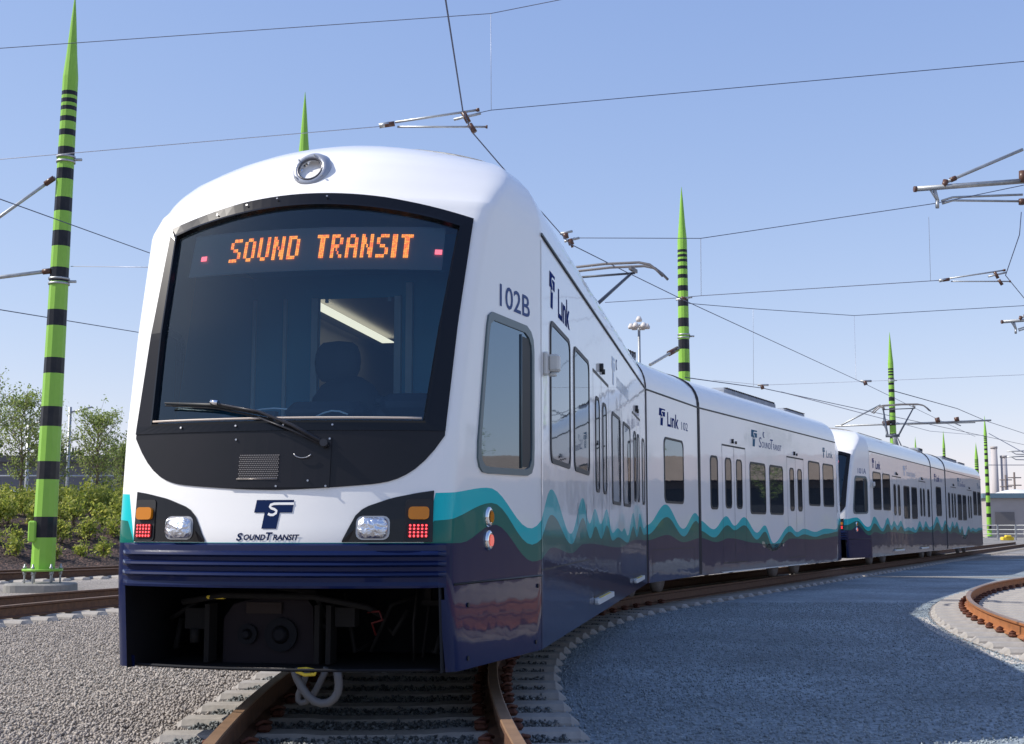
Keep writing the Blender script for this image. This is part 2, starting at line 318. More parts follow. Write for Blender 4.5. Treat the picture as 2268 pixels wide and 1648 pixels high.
def plan(w,side_n=16,cn=5,fn=18,sg=1):   # right side corner (0,B) ... centre front, list of (u,v)
    B=Bw(w); uc=Uc(w); vc=max(.0,B-.2*max(uc,0))*(1 if sg>0 else 1+(LW-1)*min(1,max(0,(3.1-w)/.2))); r=min(.08+.06*max(0,(w-2.9)),vc*.3); rl=.08 if uc>.3 else .02
    pts=[]
    ua=uc-rl; va=B+(vc-B)*(ua/uc if abs(uc)>.05 else 1)
    for i in range(side_n): t=i/(side_n); pts.append((ua*t,B+(va-B)*t))
    vb=max(vc-r,0); ub=front_u(sg*vb,w)
    for i in range(cn):
        t=i/cn; x=(1-t)**2*ua+2*t*(1-t)*uc+t*t*ub; y=(1-t)**2*va+2*t*(1-t)*vc+t*t*vb; pts.append((x,y))
    for i in range(fn+1): v=vb*(1-i/fn); pts.append((front_u(sg*v,w),v))
    return pts
def frame(origin,ang):             # local (u forward, v right, w up)
    fu=Vector((-math.sin(ang),-math.cos(ang),0)); fv=Vector((math.cos(ang),-math.sin(ang),0)); o=Vector((origin[0],origin[1],0))
    return lambda q:o+fu*q[0]+fv*q[1]+Vector((0,0,q[2]))
def rows(b1,b2,b3):
    r=[Zs+(.71-Zs)*i/7 for i in range(8)]+[.71+(b1-.71)*i/5 for i in range(1,6)]
    r+=[b1+(b2-b1)*i/3 for i in range(1,4)]+[b2+(b3-b2)*i/3 for i in range(1,4)]
    return r
def wall_rows(b):
    b1,b2,b3=b; r=rows(b1,b2,b3); r+=[b3+(ZG-b3)*i/44 for i in range(1,45)]; r+=[3.06,3.09,3.12,3.15,3.19,3.23,3.27,3.31,3.35,3.39,3.43,3.465,3.50,3.53,3.56,3.585,3.61,3.63,3.65,3.668,3.683,3.697,3.709,3.72]
    return r
def bandmat(j): return 0 if j<12 else 1 if j<15 else 2 if j<18 else 3
def shell(F,root,L,waveR,waveL,nose,name):
    cols=[]   # each: list of points, with (u,v) kept for skipping
    info=[]
    nL=int(L/.1)
    def sidecol(d,sg,wv):
        rw=wall_rows(wv(d)); cols.append([F((-d,sg*Bw(z),z)) for z in rw]); info.append(('s',[( -d,sg*Bw(z),z) for z in rw]))
    for i in range(nL): sidecol(L-L*i/nL,1,waveR)
    if nose:
        n=40
        for sg,wv,order in ((1,waveR,range(n)),(-1,waveL,range(n-2,-1,-1))):
            for k in order:
                u0,v0=plan(1.1)[k]; s=math.hypot(u0,HW-v0) if k<21 else 1.62
                b=wv(-s) if k<22 else (.955,.957,.959)
                rw=wall_rows(b); pl=[]
                for z in rw:
                    u,v=plan(z,sg=sg)[min(k,39)]; pl.append((u,sg*v,z))
                cols.append([F(q) for q in pl]); info.append(('n' if k>=18 else 's',pl))
    else: sidecol(0,1,waveR); sidecol(0,-1,waveL)
    for i in range(1,nL+1): sidecol(L*i/nL,-1,waveL)
    def skip(i,j):
        if info[i][0]!='n' or info[i+1][0]!='n': return False
        q=[info[a][1][b] for a in (i,i+1) for b in (j,j+1)]; v=sum(x[1] for x in q)/4; z=sum(x[2] for x in q)/4
        if z<.715 and abs(v)<.93: return True
        E=glass_E(z,v)
        return 1.61<z<glass_hi(v/E)+.03 and abs(v)<E+.035
    mb=MB().grid(cols,skip=skip,mats=lambda i,j:bandmat(j))
    return mb.build(name,[navy,dteal,teal,white],root)
_gE=lin([1.5,1.63,2.9],[.80,.815,.885])
glass_E=lambda z,s=0:_gE(z)+(.042*min(1,max(0,(z-1.63)/1.27))*min(1,max(0,s)*5))
mask_E=lin([1.2,1.56,2.3,2.92],[.89,.93,.965,1.0])
glass_hi=lambda s:3.0-.14*s*s
def fpt(F,v,w,off=0.0):
    e=.01; p=Vector((front_u(v,w),v,w)); a=Vector((front_u(v+e,w),v+e,w))-p; b=Vector((front_u(v,w+e),v,w+e))-p
    nrm=a.cross(b).normalized()
    if nrm.x<0: nrm=-nrm
    return F(p+nrm*off)
def fgrid(F,lo,hi,E,off,ns=24,nt=8,sl=-1,sr=1,edge=.0):
    P=[]
    for i in range(ns+1):
        s=sl+(sr-sl)*i/ns; a,b=lo(s),hi(s); col=[]
        for j in range(nt+1):
            z=a+(b-a)*j/nt; col.append(fpt(F,s*(E(z,s) if E is glass_E else E(z)),z,off))
        P.append(col)
    if edge:   # turn the rim back to the shell
        for i,c in enumerate(P):
            pass
    return P
def fpoly(F,mb,pts,off,mi=0,thick=0):  # polygon in (v,w) laid on the front surface, optional rim
    top=[fpt(F,v,z,off) for v,z in pts]; mb.add(top,[tuple(range(len(pts)))],mi)
    if thick:
        bot=[fpt(F,v,z,off-thick) for v,z in pts]; n=len(pts)
        mb.add(top+bot,[(i,(i+1)%n,n+(i+1)%n,n+i) for i in range(n)],mi)
def rrect(x0,x1,y0,y1,r,n=5,skew=0):
    p=[]
    for cx,cy,a0 in ((x1-r,y0+r,-90),(x1-r,y1-r,0),(x0+r,y1-r,90),(x0+r,y0+r,180)):
        for i in range(n+1):
            a=R(a0+90*i/n); p.append((cx+r*math.cos(a),cy+r*math.sin(a)))
    return p
def sideplace(F,sg):   # (d,w,out) on flat side wall
    return lambda d,z,o:F((-d,sg*(HW+o),z))
def noseplace(F,sg):   # (s,w,out): s = distance forward from the corner along the tapered cab side
    c,sn=math.cos(math.atan(.2)),math.sin(math.atan(.2))
    return lambda s,z,o:F((s*c+o*sn,sg*(HW-s*sn+o*c),z))
def panel(Pf,outline,name,mats,parent,o0,o1,inset=None,label=None):
    """ring frame between outline and inset outline, proud o1; if inset None: solid plate with rim"""
    mb=MB(); n=len(outline)
    top=[Pf(x,y,o1) for x,y in outline]; bot=[Pf(x,y,o0) for x,y in outline]
    if inset:
        it=[Pf(x,y,o1) for x,y in inset]; ib=[Pf(x,y,o0) for x,y in inset]
        mb.add(bot+top+it+ib,[f for i in range(n) for j in[(i+1)%n] for f in ((i,j,n+j,n+i),(n+i,n+j,2*n+j,2*n+i),(2*n+i,2*n+j,3*n+j,3*n+i))])
    else:
        mb.add(bot+top,[(i,(i+1)%n,n+(i+1)%n,n+i) for i in range(n)]+[tuple(range(n,2*n))])
    return mb.build(name,mats,parent,label)
def shrink(pts,k):
    c=(sum(p[0] for p in pts)/len(pts),sum(p[1] for p in pts)/len(pts)); x0,x1=min(p[0] for p in pts),max(p[0] for p in pts); y0,y1=min(p[1] for p in pts),max(p[1] for p in pts)
    fx,fy=1-2*k/(x1-x0),1-2*k/(y1-y0); return [((p[0]-c[0])*fx+c[0],(p[1]-c[1])*fy+c[1]) for p in pts]
def window(Pf,x0,x1,y0,y1,r,parent,fr=rubber,k=.035,pts=None,name='window'):
    pts=pts or rrect(x0,x1,y0,y1,r); inn=shrink(pts,k)
    f=panel(Pf,pts,name,fr,parent,-.004,.008,inn); panel(Pf,inn,'pane',pane,f,-.004,.0035); return f
def text_polys(txt,size,shear=0,bold=0.0,space=1):
    c=bpy.data.curves.new('t','FONT'); c.body=txt; c.size=size; c.shear=shear; c.offset=bold; c.space_character=space; c.resolution_u=3
    o=bpy.data.objects.new('t',c); S.collection.objects.link(o); dg=bpy.context.evaluated_depsgraph_get(); dg.update()
    me=o.evaluated_get(dg).to_mesh(); v=[tuple(x.co[:2]) for x in me.vertices]; f=[tuple(p.vertices) for p in me.polygons]
    o.evaluated_get(dg).to_mesh_clear(); bpy.data.objects.remove(o); return v,f
def text_on(Pf,txt,x0,x1,y0,y1,m_,parent,name='lettering',shear=0,bold=0,off=.002,mirror=False):
    v,f=text_polys(txt,1,shear,bold); a=np.array(v); mn,mx=a.min(0),a.max(0); a=(a-mn)/(mx-mn)
    pts=[Pf(x0+p[0]*(x1-x0),y0+p[1]*(y1-y0),off) for p in a]
    return MB().add(pts,f).build(name,m_,parent)
def logo_on(Pf,x0,x1,y0,y1,m_,mw,parent,off=.002):
    """slanted T with a white S let into it"""
    W,H=x1-x0,y1-y0; q=lambda x,y:Pf(x0+x*W,y0+(1-y)*H,off); q2=lambda x,y:Pf(x0+x*W,y0+(1-y)*H,off+.0009)
    mb=MB()
    for tl,tr_,br,bl in (((.055,0),(1,0),(.965,.44),(0,.44)),((.27,.44),(.655,.44),(.585,1),(.21,1))):   # fine grids that follow the curved front
        mb.grid([[q((tl[0]+(tr_[0]-tl[0])*i/12)*(1-k/6)+(bl[0]+(br[0]-bl[0])*i/12)*k/6,tl[1]*(1-k/6)+bl[1]*k/6) for k in range(7)] for i in range(13)],smooth=False)
    cen=[(1.0,.13),(.62,.13),(.50,.135),(.42,.17),(.40,.235),(.44,.29),(.52,.325),(.57,.38),(.56,.46),(.49,.52),(.42,.52),(.36,.48)]
    P=[]
    for i,(x,y) in enumerate(cen):
        a=cen[max(i-1,0)];b=cen[min(i+1,len(cen)-1)];dx,dy=(b[0]-a[0])*W,(b[1]-a[1])*H;l=math.hypot(dx,dy);t=.03*W if W>.0 else .03
        P.append([q2(x-dy/l*t/W,y+dx/l*t/H),q2(x+dy/l*t/W,y-dx/l*t/H)])
    mb.grid(P,mi=1,smooth=False); return mb.build('emblem',[m_,mw],parent)
# wave paint
AW3=cosi([(-1.62,1.235),(-.94,1.28),(-.2,1.035),(.47,1.31),(1.55,.99),(2.37,1.29),(2.85,1.07),(3.31,1.21),(3.82,1.07),(4.38,1.22),(5.0,.98),(5.6,1.03),(6.1,.99),(6.4,1.03),(6.88,.94),(7.73,1.22),(8.3,1.0),(8.84,1.22),(9.6,1.02),(10.2,1.07)])
AW2=cosi([(-1.62,1.08),(-.88,1.19),(-.18,.93),(.47,1.13),(1.6,.91),(2.37,1.12),(2.9,.94),(3.35,1.05),(3.85,.93),(4.4,1.06),(5.0,.90),(5.6,.93),(6.88,.86),(7.75,1.05),(8.3,.91),(8.84,1.05),(9.6,.93),(10.2,.94)])
AW1=cosi([(-1.62,.955),(-1.35,.955),(-.84,1.06),(-.15,.82),(.5,.90),(1.6,.84),(2.4,.90),(6,.82),(8,.88),(10.2,.85)])
BW3=cosi([(0,1.15),(.74,1.0),(1.49,1.23),(1.96,1.06),(2.57,1.22),(3.39,.93),(3.96,1.07),(4.55,.72),(5.83,1.06),(6.41,.93),(7.0,1.0),(8.0,.93),(9.0,1.0),(10.0,.98),(10.4,1.04),(11.14,1.28),(11.8,1.235)])
BW2=cosi([(0,.98),(.77,.86),(1.55,1.07),(1.96,.98),(2.57,1.07),(3.39,.80),(3.96,.95),(4.55,.60),(5.83,.94),(6.41,.83),(7.0,.88),(8.0,.82),(9,.88),(10.35,.93),(11.08,1.19),(11.8,1.08)])
BW1=cosi([(0,.86),(.9,.78),(1.6,.84),(3.4,.74),(4.55,.56),(5.9,.80),(8,.76),(10.35,.82),(11.04,1.06),(11.5,.955),(11.8,.955)])
CW3=cosi([(0,1.07),(1.04,1.38),(2.08,1.01),(2.88,1.27),(3.3,1.16)]); CW2=cosi([(0,.93),(1.1,1.19),(2.12,.89),(2.93,1.14),(3.3,1.04)]); CW1=cosi([(0,.85),(1.1,.92),(2.1,.80),(3.3,.86)])
wf=lambda a,b,c:(lambda d:(min(a(d),b(d)-.015),b(d),c(d)))
AW=wf(AW1,AW2,AW3); BWv=wf(BW1,BW2,BW3); CW=wf(CW1,CW2,CW3)
FONT5={'S':["01111","10000","10000","01110","00001","00001","11110"],'O':["01110","10001","10001","10001","10001","10001","01110"],'U':["10001","10001","10001","10001","10001","10001","01110"],
'N':["10001","11001","11001","10101","10011","10011","10001"],'D':["11110","10001","10001","10001","10001","10001","11110"],'T':["11111","00100","00100","00100","00100","00100","00100"],
'R':["11110","10001","10001","11110","10100","10010","10001"],'A':["01110","10001","10001","11111","10001","10001","10001"],'I':["1","1","1","1","1","1","1"]}
def nose_parts(F,root,full,numtxt,signtxt=True):
    # black mask: lower panel and frame ring round the windscreen
    low=lambda s:1.25+.07*abs(s)**1.6+.24*max(0,(abs(s)-.55)/.45)**3.2
    P=fgrid(F,low,lambda s:1.585,lambda z:lin([1.2,1.56],[.905,.93])(z),.006,40,8)
    mp=MB().grid(P).build('mask_panel',black,root)
    # ring
    def loop(fn,n=30):
        o=[]
        for i in range(n): o.append(fn(-1+2*i/n,'b'))
        for i in range(n): o.append(fn(1,i/n))
        for i in range(n): o.append(fn(1-2*i/n,'t'))
        for i in range(n): o.append(fn(-1,1-i/n))
        return o
    def outer(s,t):
        ME=lambda z:mask_E(z)-(.06*min(1,max(0,(z-1.56)/1.3)) if s<0 else 0)
        if t=='b': z=1.585; return (s*ME(z),z)
        if t=='t': z=3.08-.165*s*s; return (s*ME(z),z)
        z=1.585+(2.915-1.585)*t; return (s*ME(z),z)
    def inner(k):
        def f(s,t):
            lo=1.64+k; hi=3.0-k
            if t=='b': z=lo
            elif t=='t': z=hi-.14*s*s
            else: z=lo+(hi-.14-lo)*t
            return (s*(glass_E(z,s)-k),z)
        return f
    loops=[(loop(outer),-.01),(loop(outer),.012),(loop(inner(-.012)),.013),(loop(inner(0)),.016),(loop(inner(.008)),-.014)]
    Pg=[[fpt(F,v,z,off) for v,z in lp]+[fpt(F,*lp[0],off)] for lp,off in loops]
    fr=MB().grid(Pg,smooth=False).build('windscreen_frame',mat('frame_gloss_black',(.003,.003,.004),.2),root)
    tr=MB(); 
    for a,b in ((-.80,.80),): tr.tube([fpt(F,a+(b-a)*i/20,1.652,.022) for i in range(21)],.007,6)
    tr.build('sill_highlight',mat('sill_highlight',(.55,.47,.40),.4),fr)  # beige line paints the highlight along the lower glass edge
    Pw=fgrid(F,lambda s:1.635,lambda s:3.0-.14*s*s,glass_E,-.012,24,16)
    MB().grid(Pw).build('windscreen',glass,root)
    # LED destination sign behind the glass
    if full:
        Ps=[[fpt(F,-.79+1.64*i/24,z+.0,-.06) for z in (2.60,2.70,2.8,2.885)] for i in range(25)]
        sg=MB().grid(Ps).build('destination_sign',signm,root)
        d=MB(); 
        def put(word,v0,v1):
            cols=[]
            for ch in word:
                g=FONT5[ch]
                if len(g[0])==1: cc=['1'*7]*3
                else:
                    base=[''.join(r[k] for r in g) for k in range(5)]; cc=[base[0],base[0],base[1],base[2],base[3],base[4],base[4]]
                    if ch=='T': cc=[base[0],base[1],base[2],base[2],base[2],base[3],base[4]]
                cols+=cc+['0'*7,'0'*7]
            cols=cols[:-2]; px=(v1-v0)/len(cols)
            for i,c in enumerate(cols):
                v=v0+(i+.5)*px
                for k,bit in enumerate(c):
                    if bit=='1':
                        for h in range(2):
                            z=2.825-(k*2+h)*.0112; a=px*.43; b=.0048
                            d.add([fpt(F,v+x,z+y,-.052) for x,y in((-a,-b),(a,-b),(a,b),(-a,b))],[(0,1,2,3)],1 if random.random()<.3 else 0)
        put('SOUND',-.505,-.035); put('TRANSIT',.075,.665)
        d.build('amber_letters',[led,led2],sg)
        for v in (-.69,.82):
            q=MB(); q.add([fpt(F,v+x,2.715+y,-.05) for x,y in((-.021,-.016),(.021,-.016),(.021,.016),(-.021,.016))],[(0,1,2,3)]); q.build('red_marker',redbox,sg)
    else:
        for v in (-.69,-.60,.60,.69):
            q=MB(); q.add([fpt(F,v+x,2.72+y,-.008) for x,y in((-.035,-.025),(.035,-.025),(.035,.025),(-.035,.025))],[(0,1,2,3)]); q.build('red_marker',redbox,root)
    # lamp clusters
    for sg_ in (-1,1):
        out=[(.40,.962),(.885,.962),(.895,1.245),(.80,1.235),(.66,1.205),(.52,1.155),(.475,1.12),(.45,1.07)]
        pts=[(sg_*a,b) for a,b in out]; pts=pts if sg_>0 else pts[::-1]
        mb=MB(); 
        # subdivided plate so that it follows the curve
        n=14; P=[]
        for i in range(n+1):
            v=.40+.482*i/n; hi=float(np.interp(v,[.40,.45,.475,.52,.66,.80,.885],[.97,1.07,1.12,1.155,1.205,1.235,1.248])); P.append([fpt(F,sg_*v,.962,-.01),fpt(F,sg_*v,.962,.008),fpt(F,sg_*v,(hi+.962)/2,.008),fpt(F,sg_*v,hi,.008),fpt(F,sg_*v,hi,-.01)])
        mb.grid(P,smooth=False); lc=mb.build('lamp_housing',blackg,root)
        def plate(nm,v0,v1,z0,z1,r,off,th,m_,par):
            b=MB(); pp=[(sg_*x,y) for x,y in rrect(v0,v1,z0,z1,r,3)]; fpoly(F,b,pp,off,0,th); return b.build(nm,m_,par)
        plate('lamp_bezel',.735,.876,.965,1.20,.02,.014,.008,mat('bezel',(.02,.02,.022),.5),lc)
        plate('turn_signal',.750,.858,1.085,1.155,.02,.03,.02,amber,lc)
        rl=plate('tail_lamp',.750,.858,.985,1.062,.01,.02,.008,redl,lc)
        b=MB()
        for i in range(5):
            for j in range(4):
                cv,cz=.762+i*.021,.995+j*.019; b.add([fpt(F,sg_*(cv+.0058*math.cos(a)),cz+.0058*math.sin(a),.0225) for a in [k*math.pi/3 for k in range(6)]],[(0,1,2,3,4,5)])
        b.build('red_leds',redled,rl)
        hd=plate('headlight',.475,.655,.975,1.105,.035,.012,.005,steel,lc)
        c=MB(); K=6
        for ring,(k,off) in enumerate(((1,.012),(.85,.035),(.5,.045),(0.02,.047))):
            pass
        rr=[[ (0.565+(x-.565)*k,1.04+(y-1.04)*k,off) for x,y in rrect(.483,.647,.982,1.098,.035,4)] for k,off in ((1,.013),(.93,.036),(.6,.046),(.02,.048))]
        c.grid([[fpt(F,sg_*x,y,o) for x,y,o in r_+r_[:1]] for r_ in rr]); c.build('lens',lampglass,hd)
    # anticlimber bumper with ridges
    prof=[(.955,.004),(.945,.018),(.915,.020),(.905,.045),(.893,.050),(.880,.022),(.860,.022),(.850,.045),(.838,.050),(.825,.022),(.803,.022),(.793,.045),(.781,.050),(.768,.022),(.745,.022),(.728,.030),(.715,.030),(.712,-.02)]
    cols=[]
    for i in range(41):
        v=-.955+1.91*i/40; cols.append([fpt(F,v,z,o*min(1,(1-abs(v)/.97)*14)) for z,o in prof])
    MB().grid(cols,smooth=False).build('bumper',navy,root)
    # opening under the bumper: liner and coupler
    fr_pts=[]
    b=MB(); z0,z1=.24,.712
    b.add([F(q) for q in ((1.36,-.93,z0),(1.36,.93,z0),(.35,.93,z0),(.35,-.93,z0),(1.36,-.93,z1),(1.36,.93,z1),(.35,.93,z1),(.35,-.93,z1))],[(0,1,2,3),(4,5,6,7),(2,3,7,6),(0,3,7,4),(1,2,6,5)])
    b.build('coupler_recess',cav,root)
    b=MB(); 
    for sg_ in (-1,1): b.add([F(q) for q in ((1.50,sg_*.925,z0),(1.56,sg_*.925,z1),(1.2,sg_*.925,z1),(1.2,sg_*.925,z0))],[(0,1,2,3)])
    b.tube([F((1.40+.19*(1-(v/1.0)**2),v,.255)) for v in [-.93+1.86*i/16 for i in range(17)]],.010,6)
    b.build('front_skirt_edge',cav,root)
    cp=MB(); X=1.12
    arch=[(-.50,.24),(-.50,.50),(-.44,.585),(-.30,.62),(.02,.62),(.06,.57),(.07,.24)]
    pts=[F((X,v,z)) for v,z in arch]; bk=[F((X-.35,v,z)) for v,z in arch]; n=len(pts); cp.add(pts+bk,[tuple(range(n))]+[(i,(i+1)%n,n+(i+1)%n,n+i) for i in range(n)])
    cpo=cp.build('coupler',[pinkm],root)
    b=MB(); b.box((X+.012,-.24,.565),F,(.02,.22,.065)); b.build('coupler_plate',mat('coupler_plate_shade',(.03,.02,.018),.8),cpo)
    for v,z,r in ((-.13,.41,.10),(-.34,.41,.06)):
        b=MB(); b.tube([F((X+.002,v,z)),F((X+.03,v,z))],r,20); b.tube([F((X+.03,v,z)),F((X+.06,v,z))],[r*.55,r*.3],14); b.build('coupler_face_ring',cav,cpo)
    b=MB()
    for v in (.12,.19,-.56): b.box((X+.05,v,.42),F,(.12,.03,.34))
    b.box((X+.03,.28,.52),F,(.1,.12,.11)); b.box((X,-.66,.50),F,(.1,.13,.12)); b.tube([F((X+.05,-.66,.44)),F((X+.05,-.66,.36))],.03,8)
    b.tube([F((X+.1,-.72,.60)),F((X+.14,-.45,.645)),F((X+.14,.1,.64)),F((X+.1,.42,.58)),F((X+.06,.5,.53))],.018,8)
    b.tube([F((X,-.2,.69)),F((X+.1,.1,.66)),F((X,.15,.5)),F((X,.16,.3))],.015,6); b.tube([F((X,.70,.70)),F((X+.1,.70,.5)),F((X,.68,.27))],.008,6)
    b.box((X-.1,.78,.6),F,(.1,.14,.03)); b.box((X-.1,.74,.66),F,(.05,.04,.12)); rc=random.Random(9)
    for _ in range(16):
        v0=rc.uniform(-.85,.85); z_=rc.uniform(.3,.68); v1=v0+rc.uniform(-.3,.3); b.tube([F((X-.15+rc.uniform(-.1,.2),v0,z_)),F((X-.05,(v0+v1)/2,z_-rc.uniform(0,.1))),F((X-.1,max(-.88,min(.88,v1)),rc.uniform(.3,.68)))],rc.uniform(.006,.018),6)
    b.build('coupler_gear',mat('coupler_gear_shade',(.010,.009,.009),.85),cpo)  # gear coloured almost black for the shade under the bumper
    b=MB(); b.tube([F((X+.08,.42,.55)),F((X+.12,.50,.56)),F((X+.12,.52,.51)),F((X+.10,.45,.49)),F((X+.08,.47,.42))],.007,6); b.build('red_cable',mat('red_cable',(.10,.01,.01),.5),cpo)
    if full:
        b=MB(); b.box((X+.12,-.50,.632),F,(.05,.12,.02),bev=.008); b.build('yellow_strap',yel,cpo)
        h1=MB(); h1.tube([F((1.42,.04+(v-.06)*.82,z)) for v,z in ((.075,.245),(.10,.19),(.14,.135),(.18,.095),(.23,.065),(.28,.055),(.33,.06),(.37,.085),(.395,.12),(.40,.16),(.395,.20),(.385,.245))],.024,10); h1.build('hose',hosem,root)
        h1=MB(); h1.tube([F((1.34,v,z)) for v,z in ((.11,.24),(.10,.21),(.08,.15),(.055,.09),(.055,.06),(.075,.045),(.10,.05),(.13,.075),(.16,.12),(.20,.20),(.22,.245))],.019,10); h1.build('hose',hosem,root)
        h1=MB(); h1.tube([F((1.46,v,z)) for v,z in ((.08,.235),(.13,.215),(.19,.22),(.20,.24),(.14,.25),(.09,.245))],.010,8); h1.build('yellow_handle',yel,root)
        # wiper
        wp=MB(); arm=[(.285,1.505),(.10,1.60),(-.10,1.68),(-.375,1.735)]
        wp.tube([fpt(F,v,z,.055) for v,z in arm],[.014,.011,.008,.007],8); wp.tube([fpt(F,v,z-.012-.01*i,.05) for i,(v,z) in enumerate(arm[:3])],.006,6)
        wp.tube([fpt(F,.285,1.505,.01),fpt(F,.285,1.505,.07)],.022,12); wo=wp.build('wiper',mat('wiper_paint',(.03,.03,.035),.3,coat=.6),root)
        wb=MB(); wb.tube([fpt(F,v,z,.04) for v,z in ((-.72,1.755),(-.375,1.73),(-.02,1.655))],[.006,.013,.006],6); wb.tube([fpt(F,v,z,.03) for v,z in ((-.72,1.745),(-.375,1.715),(-.02,1.64))],.007,6); wb.build('wiper_blade',rubber,wo)
        wb=MB(); wb.tube([fpt(F,-.395,1.742,.06),fpt(F,-.35,1.735,.06)],.016,8); wb.build('wiper_joint',chrome,wo)
        # hatch and grille on the mask
        hb=MB(); hp=[(-.26,1.25),(.32,1.25),(.33,1.548),(-.245,1.548)]
        P=[[fpt(F,-.26+.58*i/8,z,o) for z,o in ((1.262,.004),(1.262,.014),(1.4,.014),(1.545,.014),(1.545,.004))] for i in range(9)]
        hb.grid(P,smooth=False); ho=hb.build('mask_hatch',black,mp)
        gb=MB(); 
        fpoly(F,gb,[(-.215,1.312),(.025,1.312),(.03,1.452),(-.205,1.452)],.0155)
        gb.build('grille_recess',cav,ho)
        gb=MB()
        for i in range(23):
            for j in range(12):
                v=-.205+i*.0103+(.005 if j%2 else 0); z=1.318+j*.0115; gb.add([fpt(F,v+x,z+y,.0185) for x,y in((-.0032,-.003),(.0032,-.003),(.0032,.003),(-.0032,.003))],[(0,1,2,3)])
        gb.tube([fpt(F,-.217,1.31,.018),fpt(F,.027,1.31,.018)],.004,5); gb.build('grille',mat('grille_metal',(.22,.20,.19),.4,metal=.5),ho)
        bb=MB()
        for v,z in [(-.60,1.61),(-.245,1.612),(.04,1.612),(.04,1.602),(.32,1.612),(-.235,1.535),(.31,1.535),(.2,1.30),(.02,1.27),(.30,1.27)]+[(-.6,3.03-.165*.36),(-.2,3.045),(.12,3.045),(-.4,3.02)]:
            off=.016 if z<2 else .018
            bb.tube([fpt(F,v,z,off),fpt(F,v,z,off+.006)],.006,8)
        bb.build('mask_screws',steel,mp)
        hh=MB(); hh.tube([fpt(F,.165+.05*math.cos(a),1.455+.03*math.sin(a),.03) for a in [R(190+i*22) for i in range(8)]],.0035,5); hh.build('hatch_latch_wire',steel,ho)
        # emblem and name on the front
        Pf=lambda v,z,o:fpt(F,v,z,o)
        logo_on(Pf,-.105,.125,1.035,1.195,fnavy,white,root,.0028)
        text_on(Pf,'S',-.205,-.165,.968,1.012,fnavy,root,shear=.25,off=.0028,bold=.035)
        text_on(Pf,'OUND',-.160,-.030,.972,1.004,fnavy,root,shear=.25,off=.0028,bold=.035)
        text_on(Pf,'T',-.028,.012,.972,1.016,fnavy,root,shear=.25,off=.0028,bold=.035)
        text_on(Pf,'RANSIT',.012,.165,.972,1.004,fnavy,root,shear=.25,off=.0028,bold=.035)
        # roof headlight in its fairing
        hc=F((.83,.0,3.36)); ax=(F((1,0,0))-F((0,0,0))).normalized(); rt=(F((0,1,0))-F((0,0,0))).normalized(); upv=Vector((0,0,1))
        hz=3.27; hv=-.035; hu=front_u(hv,hz)
        fb=MB(); P=[]
        for u,r,dz,sq in ((hu+.035,.078,0,1),(hu+.045,.085,0,1),(hu+.04,.108,-.005,1.02),(hu-.01,.125,-.012,1.12),(hu-.25,.125,.03,1.1),(hu-.6,.09,.10,1)):
            P.append([F((u-.04*math.sin(a),hv+r*math.cos(a),hz+dz+r*sq*math.sin(a))) for a in [2*math.pi*k/28 for k in range(29)]])
        fb.grid(P); fo=fb.build('roof_headlight_fairing',silver,root)
        lb=MB(); P=[]; rs_=random.Random(4)
        for u,r in ((hu+.035,.079),(hu+.005,.074),(hu-.02,.060),(hu-.045,.040),(hu-.055,.02),(hu-.03,.018),(hu-.028,.002)):
            ring=[]
            for k in range(24): a=2*math.pi*k/24; du=rs_.uniform(-.012,.012) if .02<r<.078 else 0; ring.append(F((u+du-.04*math.sin(a)*(r/.079),hv+r*math.cos(a),hz+r*math.sin(a))))
            P.append(ring+ring[:1])
        lb.grid(P,smooth=False); ho_=lb.build('roof_headlight',chrome,fo)
        lb=MB(); P=[[F((hu+.034-.04*math.sin(a)+o,hv+r*math.cos(a),hz+r*math.sin(a))) for a in [2*math.pi*k/24 for k in range(25)]] for r,o in ((.084,0),(.082,.012),(.072,.010),(.070,0))]
        lb.grid(P); lb.build('lamp_rim',mat('lamp_rim',(.10,.10,.11),.3,metal=.6),fo)
        for a in (80,140,215,330):
            q=MB(); a=R(a); p_=F((hu+.045-.04*math.sin(a),hv+.10*math.cos(a),hz+.10*math.sin(a))); q.tube([p_,F((hu+.056-.04*math.sin(a),hv+.10*math.cos(a),hz+.10*math.sin(a)))],.006,6); q.build('fairing_screw',steel,fo)
        # cab interior
        b=MB()
        def quad(a,b_,c,d_,mi=0): b.add([F(q) for q in (a,b_,c,d_)],[(0,1,2,3)],mi)
        # box: floor dash, walls, ceiling, back wall with doorway
        u0,u1=1.25,-.9; W1=1.15; z0,z1=1.55,2.98; dv0,dv1=-.60,.04; dz=2.80
        quad((u1,-W1,1.2),(1.2,-.86,1.2),(.75,-.90,2.7),(u1,-W1,z1)); quad((u1,W1,1.2),(1.2,.86,1.2),(.75,.90,2.7),(u1,W1,z1)); quad((u1,-W1,z1),(u1,W1,z1),(.7,.9,z1-.08),(.7,-.9,z1-.08))
        quad((u1,-W1,1.2),(u1,dv0,1.2),(u1,dv0,z1),(u1,-W1,z1)); quad((u1,dv1,1.2),(u1,W1,1.2),(u1,W1,z1),(u1,dv1,z1)); quad((u1,dv0,dz),(u1,dv1,dz),(u1,dv1,z1),(u1,dv0,z1))
        b.build('cab_interior',cabin,root)
        b=MB(); quad((u1-5,-1.2,1.0),(u1-5,1.2,1.0),(u1-5,1.2,2.95),(u1-5,-1.2,2.95)); quad((u1,-1.2,2.95),(u1,1.2,2.95),(u1-5,1.2,2.95),(u1-5,-1.2,2.95)); quad((u1,-1.2,1),(u1-5,-1.2,1),(u1-5,-1.2,2.95),(u1,-1.2,2.95)); quad((u1,1.2,1),(u1-5,1.2,1),(u1-5,1.2,2.95),(u1,1.2,2.95)); b.build('saloon_interior',saloon,root)
